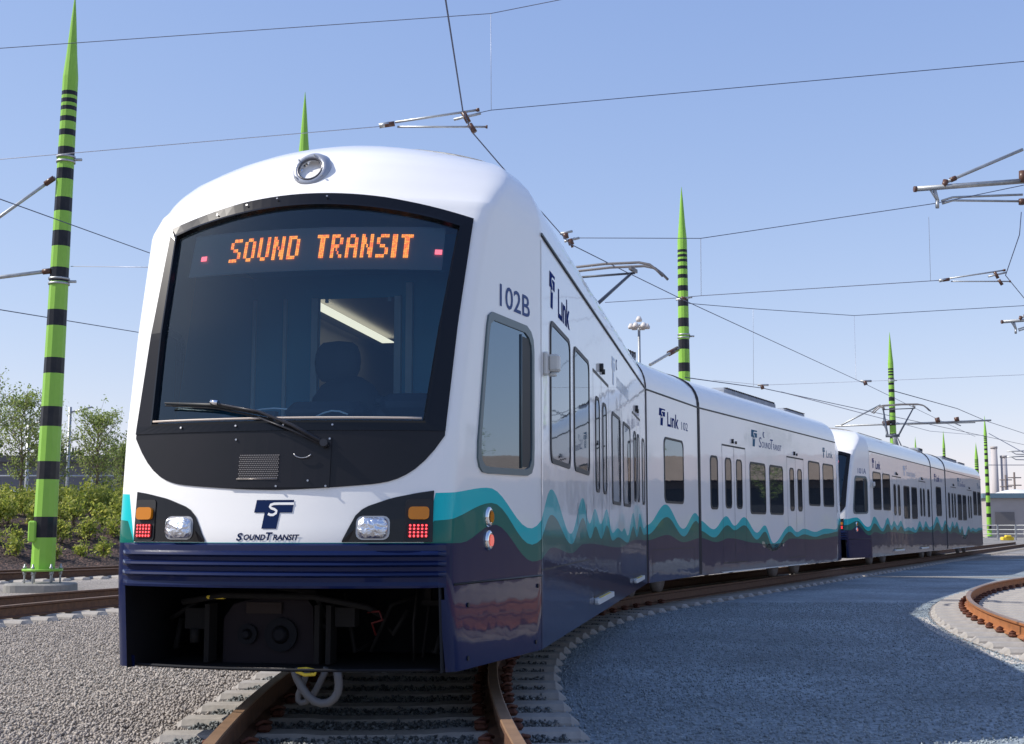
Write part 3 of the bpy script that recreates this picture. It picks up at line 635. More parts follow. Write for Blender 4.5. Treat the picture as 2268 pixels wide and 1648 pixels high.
        b=MB(); quad((-1.2,-.97,2.90),(-1.2,-.83,2.90),(-4.0,-.83,2.90),(-4.0,-.97,2.90)); b.build('saloon_light_strip',strip,root)
        b=MB(); 
        for v,zz in ((dv0-.03,dz),(dv1-.01,dz),(.12,2.9)): b.box((u1+.03,v,(1.45+zz)/2),F,(.05,.05 if v<.6 else .03,zz-1.45))
        for v in (-.87,-1.12): b.box((u1+.04,v,2.2),F,(.03,.025,1.2))
        for v in (-.53,-.03): b.tube([F((u1+.06,v,2.76)),F((u1+.06,v,2.79))],.015,6)
        b.build('cab_handrails',cabpale,root)
        b=MB(); P=[[F((1.47+.15*(1-(v/.9)**2)-du,v,z)) for du,z in ((0.02,1.60),(.12,1.66),(.35,1.70),(.6,1.62),(.62,1.3))] for v in [-.86+1.72*i/12 for i in range(13)]]
        b.grid(P); b.box((1.0,.1,1.74),F,(.3,.5,.12),bev=.05); b.box((.95,.60,1.78),F,(.25,.35,.14),bev=.05); b.box((1.1,-.25,1.72),F,(.06,.1,.05)); b.build('dashboard',cabdark,root)
        b=MB();  b.grid([[F((-.1+.05*math.cos(t_)*math.cos(a),-.20+.17*(abs(math.cos(t_))**.45)*math.copysign(abs(math.sin(a))**.6,math.sin(a)),2.20+.15*math.sin(t_))) for a in [2*math.pi*k/16 for k in range(17)]] for t_ in [-1.57+3.14*i/8 for i in range(9)]]); b.grid([[F((-.1+.09*math.cos(t_)*math.cos(a),-.13+.27*math.cos(t_)*math.sin(a),1.85+.26*math.sin(t_))) for a in [2*math.pi*k/16 for k in range(17)]] for t_ in [-1.57+3.14*i/8 for i in range(9)]]); b.box((.1,-.13,1.5),F,(.5,.45,.12),bev=.05); b.box((0,.17,1.9),F,(.3,.07,.06),bev=.02); b.box((-.1,.3,1.80),F,(.3,.5,.25),bev=.08); b.build('driver_seat',cabdark,root)
        b=MB(); b.tube([F((1.10+.0*i,-.38+.08*i,1.745+.02*math.sin(i*.8))) for i in range(5)],.006,6); b.tube([F((1.2,.08+.05*i,1.70+.035*math.sin(i*.7))) for i in range(5)],.006,6); b.build('dash_microphone_cord',cabpale,root)
    # tapered cab sides
    for sg_ in (1,-1):
        Pn=noseplace(F,sg_)
        out=[(.90,2.36),(.30,2.36),(.22,2.33),(.175,2.28),(.16,2.20),(.16,1.55),(.17,1.45),(.21,1.395),(.29,1.375),(.95,1.365),(1.05,1.37),(1.10,1.40),(1.125,1.45),(1.12,1.55),(.985,2.26),(.96,2.33)]
        fo=panel(Pn,out,'cab_window',gframe,root,-.004,.012,shrink(out,.045)); panel(Pn,shrink(out,.045),'pane',pane,fo,-.002,.004)
        sub=[(.40,2.28),(.26,2.28),(.225,2.22),(.225,1.50),(.26,1.43),(.42,1.43)]; mbx=MB(); mbx.add([Pn(x,y,.006) for x,y in sub],[tuple(range(6))]); mbx.build('sliding_pane',rubber,fo)
        ln=MB(); ln.tube([Pn(.40,1.42,.007),Pn(.40,2.29,.007)],.008,5); ln.build('pane_divider',gframe,fo)
        for z,m_ in ((1.105,chrome),(.965,chrome)):
            mm=MB(); P=[[Pn(.94+r*.75*math.cos(a),z+r*math.sin(a),o) for a in [2*math.pi*k/18 for k in range(19)]] for r,o in ((.062,0),(.060,.012),(.045,.02),(.03,.012),(.002,.012))]
            mm.grid(P); mo=mm.build('side_marker_lamp',m_,root)
            mm=MB(); mm.add([Pn(.93+.032*math.cos(a),z+.036*math.sin(a),.022) for a in [2*math.pi*k/14 for k in range(14)]],[tuple(range(14))]); mm.build('lamp_lens',amber if z>1 else mat('pink_lens',(.8,.2,.15),.2,emit=(1,.2,.15),estr=.3),mo)
        sm=MB(); sm.tube([Pn(s,.725,.001) for s in (0,.75,1.45)],.007,4); sm.build('skirt_seam',rubber,root)
        for s,z in ((1.25,.60),(.08,.66),(1.25,.30),(.12,.30)): sc=MB(); sc.tube([Pn(s,z,0),Pn(s,z,.008)],.014,8); sc.build('skirt_fixing',rubber,root)
    Pn=noseplace(F,1 if full or numtxt=='A' else 1)
    return
def side_door(Ps,d0,d1,root,leaves):
    z0,z1=.41,2.49; mb=MB(); mid=(d0+d1)/2
    for a,b in ((d0,d0+.012),(mid-.007,mid+.007),(d1-.012,d1)): mb.add([Ps(a,z0,.002),Ps(b,z0,.002),Ps(b,z1,.002),Ps(a,z1,.002)],[(0,1,2,3)])
    for a,b in ((z1-.018,z1+.012),(z0-.008,z0+.008)): mb.add([Ps(d0,a,.0028),Ps(d1,a,.0028),Ps(d1,b,.0028),Ps(d0,b,.0028)],[(0,1,2,3)])
    do=mb.build('door',rubber,root)
    for a,b in leaves: window(Ps,a,b,1.365,2.27,.10,do,k=.03)
    for dd,zz,rr in ((-.1,.13,.028),(.12,.10,.02)): hb=MB(); hb.tube([Ps(mid+dd,z1+zz,.01),Ps(mid+dd,z1+.05,.01)],rr,8); hb.build('door_signal_lamp',rubber,do)
def step(Ps,d0,d1,root):
    F_=lambda q:Ps(q[0],q[1],q[2]); s=MB(); s.box(((d0+d1)/2,.37,.02),F_,(d1-d0,.05,.05),bev=.012); so_=s.build('step',steppale,root)
    s=MB(); s.box(((d0+d1)/2,.397,.025),F_,(d1-d0-.5,.004,.025)); s.build('step_tread',yel,so_)
def small_side(Ps,lst,root):
    for d0,d1,z0,z1,r in lst: window(Ps,d0,d1,z0,z1,r,root)
def gutter(F,sg,L,root):
    mb=MB(); P=[[F((-L*i/20,sg*(HW+o),z)) for z,o in ((3.025,0),(3.03,.012),(3.048,.012),(3.052,0))] for i in range(21)]; mb.grid(P,smooth=False); mb.build('gutter',rubber,root)
def wheels(F,ds,root):
    for d in ds:
        ax=MB(); ax.tube([F((-d,-.85,.33)),F((-d,.85,.33))],.07,8)
        for v in (-.75,.75):
            s=1 if v>0 else -1; ax.tube([F((-d,v-s*.05,.33)),F((-d,v-s*.02,.33)),F((-d,v+s*.05,.33)),F((-d,v+s*.06,.33))],[.36,.33,.33,.2],24)
        ax.build('wheelset',mat('wheel_steel',(.34,.30,.27),.5,metal=.3,noise=(8,(.22,.19,.17),1)),root)
    a,b=min(ds)-.5,max(ds)+.5; bx=MB(); 
    for v in (-1.0,1.0): bx.box((-(a+b)/2,v,.38),F,(b-a-.4,.14,.20),bev=.04)
    bx.box((-(a+b)/2,0,.45),F,(.5,2.0,.2)); bx.build('truck_frame',dark,root)
def underbody(F,L,root):
    b=MB(); b.box((-L/2,0,.62),F,(L-.05,2.3,.56)); b.build('underfloor',dark,root)
def roofbox(F,d0,d1,root,h=.2,v=.62,z=3.6,name='roof_equipment_box'):
    b=MB(); b.box((-(d0+d1)/2,0,z+h/2-.06),F,(d1-d0,2*v,h+.12),bev=.05)
    n=int((d1-d0)/.12)
    for i in range(n):
        b.box((-(d0+.06+i*.12),0,z+h*.75),F,(.025,2*v+.02,h*.35),mi=1)
    b.build(name,[roofm,dark],root)
def pantograph(F,root,uh):
    # base on the roof, knee towards the viewer, head under the contact wire
    zb,zk,zh=3.72,4.12,5.36; ub,uk=uh+1.5,uh+2.2
    b=MB(); b.box((uh+1.9,0,3.72),F,(1.1,.9,.08)); 
    for s in (-1,1):
        for k in (0,1): b.tube([F((uh+1.5+k*.8,s*.4,3.58)),F((uh+1.5+k*.8,s*.4,3.70))],.05,8)
    pn=b.build('pantograph',galv,root)
    b=MB(); b.tube([F((ub-.2,.05,zb)),F((uk,.12,zk))],[.09,.07],10); b.tube([F((ub-.1,.25,zb)),F((uk-.05,.2,zk-.02))],.022,6); b.build('lower_arm',galv,pn)
    b=MB(); 
    b.tube([F((uk,-.16,zk)),F((uk,.30,zk))],.05,8); b.tube([F((uk,-.10,zk)),F((uh,-.62,zh-.14))],[.04,.028],8); b.tube([F((uk,.26,zk)),F((uh,.42,zh-.14))],[.034,.024],8)
    b.tube([F((uk,-.10,zk+.1)),F((uh+1.0,-.45,zk+.5)),F((uh,-.60,zh-.2))],.012,6); b.tube([F((uh,-.66,zh-.14)),F((uh,.48,zh-.14))],.02,6); b.build('upper_arm',mat('pantograph_dark',(.07,.08,.10),.45,metal=.4),pn)
    b=MB()
    for du in (-.16,.16):
        b.tube([F((uh+du,v,z)) for v,z in ((-1.0,zh-.26),(-.90,zh-.15),(-.78,zh-.05),(-.6,zh),(0,zh+.02),(.6,zh),(.78,zh-.05),(.90,zh-.15),(1.0,zh-.26))],.022,8)
    for v in (-.62,.45): b.box((uh,v,zh-.08),F,(.36,.05,.06))
    b.build('collector_head',mat('collector_metal',(.17,.16,.16),.45,metal=.5),pn)
def texts(Ps,root,kind):
    pass
def build_lrv(A0,A1,C1,B1,hA,hC,hB,num,full,label,numf):
    """A0: cab corner on the viewer's side of the side wall (right hand), etc."""
    def cen(p,a): return (p[0]-HW*math.cos(a),p[1]+HW*math.sin(a))
    FA=frame(cen(A0,hA),hA); FC=frame(cen(A1,hC),hC); FBs=frame(cen(C1,hB),hB)     # FBs: u=-d from the joint
    LA=10.2; LC=3.18
    e=(C1[0]+LA*math.sin(hB),C1[1]+LA*math.cos(hB)); cB=cen(e,hB); FB=frame(cB,hB+math.pi)   # FB: forward = away from the viewer; viewer's side is v<0
    o=FA((0,0,G)); root=empty('light_rail_car',tuple(o),label,'light rail car','light rail cars coupled in a train')
    revB=lambda d:BWv(10.2-d)
    shell(FA,root,LA,AW,AW,True,'front_body'); shell(FB,root,LA,revB,revB,True,'rear_body'); shell(FC,root,LC,CW,CW,False,'centre_body')
    # bellows between the bodies
    prof_=[(HW,z) for z in (.26,.8,1.5,2.2,3.0)]+[(Bw(z),z) for z in (3.1,3.2,3.3,3.38,3.45,3.52,3.58,3.63,3.67,3.70,3.72)]
    prof_=prof_+[(-v,z) for v,z in prof_[-2::-1]]
    for Fx,d0_,d1_ in ((FA,LA-.045,LA+.05),(FC,LC-.07,LC+.10)):
        b=MB(); P=[]
        n_=6
        for i in range(n_+1):
            k=1+(.014 if i in(0,n_) else .010 if i%2 else .0); k=k if 0<i<n_ else 1.0
            P.append([Fx((-(d0_+(d1_-d0_)*i/n_),v*k,z if z<3 else z+(k-1)*2)) for v,z in prof_])
        b.grid(P,smooth=False); b.build('bellows',mat('bellows_fabric',(.03,.03,.034),.6),root)
    nose_parts(FA,root,full,'A'); nose_parts(FB,root,False,'')
    for sg in (1,-1):
        PA=sideplace(FA,sg)
        small_side(PA,[(.42,1.53,1.495,2.52,.10),(1.77,2.87,1.495,2.52,.10),(4.98,5.99,1.28,2.265,.10),(6.34,7.35,1.28,2.265,.10),(9.36,9.80,1.35,2.27,.10)],root)
        side_door(PA,3.2,4.66,root,((3.38,3.74),(4.04,4.41))); side_door(PA,7.70,9.05,root,((7.92,8.25),(8.50,8.83))); step(PA,3.2,4.66,root); step(PA,7.7,9.05,root); gutter(FA,sg,LA,root)
        PB=sideplace(FBs,sg)
        small_side(PB,[(.60,1.03,1.34,2.27,.10),(2.99,4.07,1.28,2.265,.10),(4.35,5.38,1.28,2.265,.10),(7.51,8.58,1.50,2.49,.10),(8.87,9.94,1.50,2.49,.10)],root)
        side_door(PB,1.28,2.72,root,((1.45,1.83),(2.12,2.49))); side_door(PB,5.70,7.10,root,((5.91,6.26),(6.56,6.93))); gutter(FBs,sg,LA,root)
        PC=sideplace(FC,sg); small_side(PC,[(.97,2.15,1.40,2.41,.12)],root); gutter(FC,sg,LC,root)
        q=MB()
        for a,b_,z0,z1 in ((.28,2.80,.70,.712),(.28,.29,.3,.7),(2.79,2.80,.3,.7)): q.add([PC(a,z0,.002),PC(b_,z0,.002),PC(b_,z1,.002),PC(a,z1,.002)],[(0,1,2,3)])
        q.build('skirt_hatch',rubber,root)
        q=MB(); 
        for Pp,L_ in ((PA,LA),):
            for a,b_,z0,z1 in ((0,2.8,.755,.765),(2.8,2.81,.24,.76),(-.0,.008,.24,3.0)): q.add([Pp(a,z0,.0015),Pp(b_,z0,.0015),Pp(b_,z1,.0015),Pp(a,z1,.0015)],[(0,1,2,3)])
        q.add([PB(7.4,.755,.0015),PB(10.2,.755,.0015),PB(10.2,.765,.0015),PB(7.4,.765,.0015)],[(0,1,2,3)]); q.build('skirt_seam',rubber,root)
        q=MB(); 
        for d in (2.0,2.62): q.add([PA(d,1.05,.002),PA(d+.03,1.05,.002),PA(d+.03,1.24,.002),PA(d,1.24,.002)],[(0,1,2,3)])
        q.build('access_slot',roofm,root)
        q=MB(); q.box((1.15,.26,.008),lambda p:PB(p[0],p[1],p[2]),(.01,.02,.01)); q.box((4.2,.252,.006),lambda p:PB(p[0],p[1],p[2]),(6.0,.018,.016)); q.build('skirt_highlight',steppale,root)  # long pale bar imitates the highlight on the skirt's bottom edge
    # lettering, viewer's side
    PA=sideplace(FA,1); PB=sideplace(FBs,1); PC=sideplace(FC,1); Pn=noseplace(FA,1); Pr=lambda x,y,o:Pn(-x,y,o)
    text_on(Pr,numf,-.76,-.22,2.42,2.565,greyt,root,bold=.01)
    logo_on(PA,.40,.68,2.61,2.87,navyt,white,root); text_on(PA,'L\u0131nk',.86,1.53,2.60,2.82,navyt,root,bold=.02)
    logo_on(PC,.72,1.08,2.57,2.83,navyt,white,root); text_on(PC,'L\u0131nk',1.20,1.88,2.58,2.80,navyt,root,bold=.02); text_on(PC,num,2.06,2.47,2.585,2.715,greyt,root)
    logo_on(PB,3.14,3.55,2.565,2.88,tealt,white,root)
    text_on(PB,'S',3.66,3.84,2.565,2.77,greyt,root,shear=.1); text_on(PB,'OUND',3.86,4.50,2.57,2.69,greyt,root,shear=.1); text_on(PB,'T',4.46,4.68,2.57,2.77,greyt,root,shear=.1); text_on(PB,'RANSIT',4.68,5.32,2.57,2.69,greyt,root,shear=.1)
    logo_on(PB,8.92,9.14,2.62,2.85,tealt,white,root); text_on(PB,'L\u0131nk',9.28,9.92,2.64,2.80,tealt,root)
    logo_on(PA,5.05,5.42,2.56,2.86,mat('pale_lettering',(.45,.55,.68),.4),white,root); 
    text_on(PA,'SOUNDTRANSIT',5.6,7.2,2.57,2.70,mat('pale_lettering'),root)
    for Pp,d in ((PB,4.02),(PA,5.62)):
        q=MB(); aa=[R(60+i*24) for i in range(11)]
        q.add([Pp(d+.08*math.cos(a),2.83+.06*math.sin(a),.003) for a in aa]+[Pp(d+.03+.05*math.cos(a),2.83+.045*math.sin(a),.003) for a in aa],[(i,i+1,12+i,11+i) for i in range(10)]); q.build('crescent_mark',greyt,root)
    # camera box
    b=MB(); b.box((0,0,0),lambda q:PA(.20+q[0],2.17+q[2],.065+q[1]),(.11,.075,.12),bev=.015); b.box((0,0,0),lambda q:PA(.13+q[0],2.16+q[2],.015+q[1]),(.08,.03,.16),bev=.01); b.tube([PA(.20,2.10,.05),PA(.20,2.08,.05)],.03,10); b.build('side_camera',beige,root)
    underbody(FA,LA,root); underbody(FC,LC,root); underbody(FBs,LA,root)
    wheels(FA,(2.2,4.1),root); wheels(FC,(.75,2.35),root); wheels(FBs,(6.3,8.1),root)
    roofbox(FC,.12,.75,root,.24,.92,3.46); roofbox(FA,3.0,6.5,root,.08,.4,3.68); roofbox(FBs,3.2,6.8,root,.09,.78,3.63); roofbox(FBs,7.8,9.5,root,.07,.74,3.63)
    pantograph(FC,root,-2.2)
    return FA,FB
d=lambda a:np.array([math.sin(a),math.cos(a)])
A0=np.array([.197,8.69]); hA,hC,hB=.1722,.3826,.4648
A1=A0+10.2*d(hA); C1=A1+3.18*d(hC)
FA,FB=build_lrv(A0,A1,C1,None,hA,hC,hB,'102',True,'leading white light rail car with wave stripes, cab facing the camera, sign lit SOUND TRANSIT','102B')
D0=C1+(10.2+3.97)*d(hB); D1=D0+10.2*d(hB); E1=D1+3.18*d(hB)
FD,FE=build_lrv(D0,D1,E1,None,hB,hB,hB,'101',False,'second light rail car coupled behind, numbered 101A, pantograph raised on its roof','101A')
# ------------------------------------------------------------------ striped poles
def pole(x,y,h,label,foot=False,rot=0,rad=.235,bands_k=1.0,clamps=(),group='lime green striped poles'):
    root=empty('striped_pole',(x,y,G),label,'pole',group)
    z0=.20 if foot else .12; zt=h*.827; n=12
    rb=lambda z:rad-(rad-.155)*min(z,zt)/zt if z<=zt else (.165*(1-((z-zt)/(h-zt)))**1.0+.004 if z>zt+.5 else .165)
    bounds=[z0]; z=h*.103
    # dark bands: positions as fractions of height, getting closer towards the top
    db=[(q0/12.1,q1/12.1) for q0,q1 in ((.83,1.24),(1.98,2.34),(3.04,3.44),(4.11,4.43),(5.08,5.41),(5.99,6.28),(6.72,7.04),(7.45,7.74),(8.12,8.35),(8.62,8.80),(9.04,9.17),(9.34,9.45),(9.58,9.67),(9.74,9.83),(9.90,9.99))]
    cuts=[z0]
    mats=[]
    for a,b in db: cuts+=[a*h,b*h]
    cuts+=[zt,zt+.3,zt+.8,zt+1.5,h-.5,h-.02,h]
    cuts=sorted(set(cuts))
    prof=[]
    for c in cuts:
        if c<=zt: r=rad-(rad-.158)*c/zt
        else:
            t=min(1,(c-zt)/(h-zt)); r=.004+.158*(1-t)**.85*(1+.25*math.sin(min(1,t*5)*math.pi)*.5)
        prof.append((r,c))
    P=[]
    for r,c in prof: P.append([(x+r*math.cos(2*math.pi*k/n+rot),y+r*math.sin(2*math.pi*k/n+rot),c) for k in range(n+1)])
    lean=.014 if foot else 0
    P=[[(p[0]+lean*p[2],p[1],p[2]) for p in r_] for r_ in P]
    isd=lambda zz:any(a*h-1e-4<=zz<b*h-1e-4 for a,b in db)
    sh=MB()
    sh.grid(P,smooth=False,mats=lambda i,j:1 if isd(cuts[i]) else 0); sh.build('shaft',[lime,stripe],root)
    pl=MB(); pl.tube([(x,y,z0-.03),(x,y,z0+.015)],rad+.16,12); pl.build('base_plate',lime,root)
    for k in range(6 if foot else 0):
        bo=MB()
        a=2*math.pi*k/6+.3; bx,by=x+(rad+.10)*math.cos(a),y+(rad+.10)*math.sin(a); bo.tube([(bx,by,G+.02),(bx,by,z0+.11)],.018,6); bo.tube([(bx,by,z0+.015),(bx,by,z0+.06)],.034,6); bo.tube([(bx,by,z0-.1),(bx,by,z0-.03)],.034,6); bo.build('anchor_bolt',galv,root)
    hh=MB(); hh.box((x-rad*.7,y-rad*.75,z0+.75),None,(.16,.14,.42),bev=.03); hh.build('hand_hole_cover',lime,root)
    for cz in clamps:
        r=rad-(rad-.158)*cz/zt; c=MB(); 
        for dz in (-.05,.05): c.tube([(x+lean*cz,y,cz+dz-.02),(x+lean*cz,y,cz+dz+.02)],r+.025,12)
        c.tube([(x+r,y,cz),(x+r+.16+lean*cz,y,cz)],.03,6); c.build('clamp',galv,root)
    return root
poles=[(-9.31,25.9,12.1,True,'lime and black striped pole at left, tallest in the picture, on a concrete footing',(8.55,6.0)),
(-5.30,32.0,12.1,False,'striped pole whose green tip rises behind the front car\'s roof left of the roof headlight',()),
(5.55,41.3,12.1,False,'striped pole in the middle, behind the joint of the leading car',(7.15,4.8)),
(21.6,73.1,12.1,False,'striped pole directly behind the second car\'s raised pantograph',(9.3,)),
(50,160,12.1,False,'tiny distant green pole tip above the second car\'s roof, left of its twin',()),
(50,149.5,12.1,False,'tiny distant green pole tip above the rear section of the second car',()),
(46.6,127,11.9,False,'taller of the two far striped poles just past the end of the train',()),
(40.6,113,8.3,False,'shorter of the two far striped poles just past the end of the train',())]
for x,y,h,ft,lb,cl in poles:
    pole(x,y,h,lb,ft,clamps=cl)
pole(-20.5,8.15,12.1,'striped pole far to the left, casting a long thin shadow on the gravel')
f=MB(); pts=rrect(-9.98,-8.72,25.35,26.55,.35,5); n=len(pts); f.add([(a,b,G-.05) for a,b in pts]+[(a,b,G+.13) for a,b in pts]+[((a+9.35)*.95-9.35,(b-25.95)*.95+25.95,G+.16) for a,b in pts],[(i,(i+1)%n,n+(i+1)%n,n+i) for i in range(n)]+[(n+i,n+(i+1)%n,2*n+(i+1)%n,2*n+i) for i in range(n)]+[tuple(range(2*n,3*n))])
thing('concrete_footing',f,concb,'rounded grey concrete footing under the left striped pole','footing')
# ------------------------------------------------------------------ overhead wires
def sag(p,q,s,n=10): return [p.lerp(q,i/n)-Vector((0,0,s*4*(i/n)*(1-i/n))) for i in range(n+1)]
def wire(name,pts,r,label,m_=wirem,cat='overhead wire',group=None,sg=0):
    P=[]
    for a,b in zip(pts,pts[1:]): P+=sag(a,b,sg,6)[:-1] if sg else [a]
    P.append(pts[-1]); r*=.78; return thing(name,MB().tube(P,r,6),m_,label,cat,group)
ZW=5.42
cw=[(950,-240),(987,0),(1025,245),(1045,292),(1105,362),(1222,495),(1262,540),(1390,604),(1515,665),(1905,845),(2090,935),(2160,967)]
wire('contact_wire',[atZ(x,y,ZW) for x,y in cw],.010,'dark contact wire above the leading car, bending at the top centre bracket')
wire('contact_wire',[atY(x,y,Y) for x,y,Y in ((1517,836,36),(1690,860,44),(1990,925,62),(2268,985,95),(2400,1010,120))],.018,'thin wire from the middle pole sloping right above the leading car\'s rear roof')
wire('contact_wire',[atY(x,y,Y) for x,y,Y in ((1980,866,73),(2120,905,95),(2183,932,110),(2268,960,130),(2400,1000,170))],.03,'wire from the pole behind the second pantograph, sloping down right')
wire('contact_wire',[atY(2262,470,22),atY(2258,520,21.5),atY(2227,610,23),atY(2268,660,27),atY(2400,760,36)],.010,'contact wire bending at the upper right bracket near the picture edge')
wire('contact_wire',[atY(-60,418,17),atY(0,441,18),atY(350,567,25),atY(520,628,30)],.010,'thick dark wire crossing the left pole, sloping down right to the cab roof',sg=0)
wire('contact_wire',[atY(-60,678,26),atY(0,686,27),atY(312,737,36),atY(600,780,50)],.014,'lowest blue-grey wire at left, sloping gently down behind the cab')
wire('span_wire',[atY(-80,113,14.6),atY(0,107,14.5),atY(1087,30,14),atY(1238,0,13.4),atY(1420,-34,13)],.0055,'topmost thin cross-span wire running from the left pole across the top of the sky')
wire('span_wire',[atY(-80,360,14.6),atY(0,353,14.5),atY(845,280,14)],.0055,'thin pale cross-span wire left of the top centre bracket',wirel)
wire('span_wire',[atY(1060,250,13.9),atY(1088,244,14),atY(2268,136,13),atY(2400,124,13)],.0055,'thin cross-span wire from the top centre bracket to the right picture edge')
wire('dropper_wire',[atY(1087,30,14),atY(1088,244,14)],.004,'hair-thin vertical dropper between the two topmost cross-span wires',wirel)
wire('span_wire',[atY(1270,527,20),atY(1552,528,20.5),atY(2075,450,19.5),atY(2268,410,19)],.008,'cross-span wire rising right from the bracket above the first pantograph')
wire('dropper_wire',[atY(1552,528,20.5),atY(1553,655,22)],.005,'vertical dropper just right of the middle striped pole',wirel)
wire('span_wire',[atY(1340,670,26),atY(1500,660,25.5),atY(1553,655,25),atY(2064,622,23.2),atY(2085,621,23)],.009,'thin wire from the middle pole to the right-hand double-tube bracket')
wire('dropper_wire',[atY(2057,480,21),atY(2061,622,23)],.004,'faint vertical dropper below the big upper right cantilever',wirel)
wire('span_wire',[atY(1525,672,40),atY(1668,684,42),atY(1892,699,44),atY(2268,677,42),atY(2400,669,42)],.014,'shallow V wire right of the middle pole, hung from its clamp')
wire('dropper_wire',[atY(1668,684,42),atY(1669,855,43)],.007,'long vertical dropper right of the middle pole above the rear roof',wirel)
wire('dropper_wire',[atY(1892,699,44),atY(1896,842,40)],.007,'long vertical dropper above the coupled nose of the second car',wirel)
wire('span_wire',[atY(1580,842,42),atY(1690,853,43),atY(1910,845,42),atY(2268,830,40),atY(2400,824,40)],.009,'faint level wire crossing behind the second pantograph',wirel)
wire('span_wire',[atY(157,590,25.9),atY(343,592,22)],.009,'short thin wire from the left pole clamp to the cab edge',wirel)
wire('span_wire',[atY(2183,1030,127),atY(2268,1030,120),atY(2400,1030,120)],.05,'level dark bar joining the far pole to the right edge',wirem)
wire('span_wire',[atY(2190,960,127),atY(2268,1003,110),atY(2400,1070,100)],.04,'steep wire running down right from the taller far pole')
wire('span_wire',[atY(1730,868,48),atY(2060,955,90),atY(2180,965,127)],.022,'thin wire sloping behind the second pantograph to the far poles',wirel)
def rods(name,segs,label,cat='wire bracket',extra=None,mats=None):
    c=[p for s in segs for p in s[0]]; o=min(c,key=lambda p:p.z); root=empty(name,tuple(o),label,cat)
    b=MB(); 
    for pts,r in segs: b.tube(pts,r,8)
    b.build('tube_arm',galv,root)
    if extra:
        for p,q,r in extra: b=MB(); b.tube([p,q],r,8); b.build('insulator',mats or insul,root)
    return root
def pull_off(c,k,Y,label):   # c: anchor pixel of left end; k: pixel scale
    a=lambda x,y:atY(c[0]+x*k,c[1]+y*k,Y)
    return rods('pull_off_bracket',[([a(0,0),a(22,-4)],.03),([a(35,-8),a(215,-35)],.014),([a(40,2),a(236,2)],.012),([a(165,-14),a(225,-28)],.016)],label,
        extra=[(a(215,-35),a(222,-36),.022),(a(236,2),a(240,2),.02),(a(186,-30),a(198,-8),.03),(a(200,-4),a(212,14),.03),(a(12,-2),a(34,-5),.03)])
pull_off((840,279),1,13.9,'double-rod wire bracket in the sky above the cab roof')
pull_off((2080,622),.66,23,'small double-rod wire bracket at right between the two cantilevers')
b_=lambda x,y,Y=20:atY(x,y,Y)
rods('pull_off_bracket',[([b_(1240,518),b_(1268,512)],.02),([b_(1250,535),b_(1283,527)],.02)],'small bracket with porcelain insulators just above the cab side roof edge',extra=[(b_(1252,517),b_(1254,528),.045),(b_(1262,530),b_(1266,542),.045),(b_(1266,542),b_(1268,548),.02)])
a_=lambda x,y:atY(x,y,25.2)
rods('pull_off_bracket',[([a_(1497,664),a_(1533,658)],.02)],'small brass wire clamp in front of the middle striped pole',extra=[(a_(1508,660),a_(1520,663),.04)])
for (x,y,Y,lb) in ((1690,856,43,'tiny wire clamp on the sloping wire above the rear roof'),(1918,847,40,'tiny wire clamp just left of the pole behind the pantograph')):
    e=lambda a,b:atY(x+a,y+b,Y); rods('wire_clamp',[([e(-12,-3),e(12,-3)],.035)],lb,'wire clamp',extra=[(e(-3,-3),e(0,6),.06)])
def cantilever(x,y,k,Y,label,long):
    e=lambda a,b:atY(x+a*k,y+b*k,Y)
    s=[([e(0,0),e(240,-18)],.042),([e(68,-14),e(85,-22),e(240,-88)],.026),([e(60,26),e(85,18),e(240,12)],.018),([e(62,32),e(85,25),e(240,27)],.018),([e(45,2),e(52,28)],.03),([e(36,2),e(50,24)],.018),([e(51,26),e(51,42)],.03)]
    return rods('cantilever_arm',s,label,'cantilever arm',extra=[(e(-1,0),e(5,0),.048),(e(66,-4),e(70,-20),.045),(e(80,-20),e(92,-25),.04),(e(240,-40),e(240,-14),.06),(e(238,22),e(238,34),.05)])
cantilever(2025,419,1,19.5,'large galvanised cantilever arm reaching in at the upper right edge',True)
cantilever(2218,713,.62,32,'smaller galvanised cantilever arm poking in at the right edge, lower one',True)
rods('support_strut',[([atY(-80,523,25.8),atY(0,480,25.8),atY(122,393,25.8)],.035)],'upper slanting grey strut reaching the left pole from the picture edge','strut',extra=[(atY(100,408,25.8),atY(120,394,25.8),.06)])
rods('support_strut',[([atY(-80,621,25.8),atY(0,614,25.8),atY(112,600,25.8)],.04)],'lower nearly level grey strut reaching the left pole from the picture edge','strut',extra=[(atY(95,602,25.8),atY(113,600,25.8),.06)])
rods('support_strut',[([atY(1440,808,38),atY(1503,771,41)],.05)],'pale slanting strut from the leading car roof line to the middle striped pole','strut',extra=[(atY(1482,783,40),atY(1500,773,41),.09)])
e=lambda x,y:atY(x,y,73)
rods('cantilever_arm',[([e(1850,944),e(2195,931)],.05),([e(1862,942),e(1950,897)],.045),([e(2010,940),e(2160,936)],.03),([e(2115,938),e(2128,943)],.03)],'long thin level arm with insulators behind the second pantograph','cantilever arm',extra=[(e(1955,938),e(1970,937),.14),(e(2075,925),e(2078,936),.14),(e(2118,924),e(2120,933),.14)])
for y0,lb in ((1000,'upper thin arm of the far right catenary gear'),(1012,'lower thin arm of the far right catenary gear')):
    e=lambda x,y:atY(x,y,110); rods('cantilever_arm',[([e(2230,y0),e(2290,y0-2)],.05),([e(2240,y0),e(2250,y0+6),e(2290,y0+7)],.04)],lb,'cantilever arm')
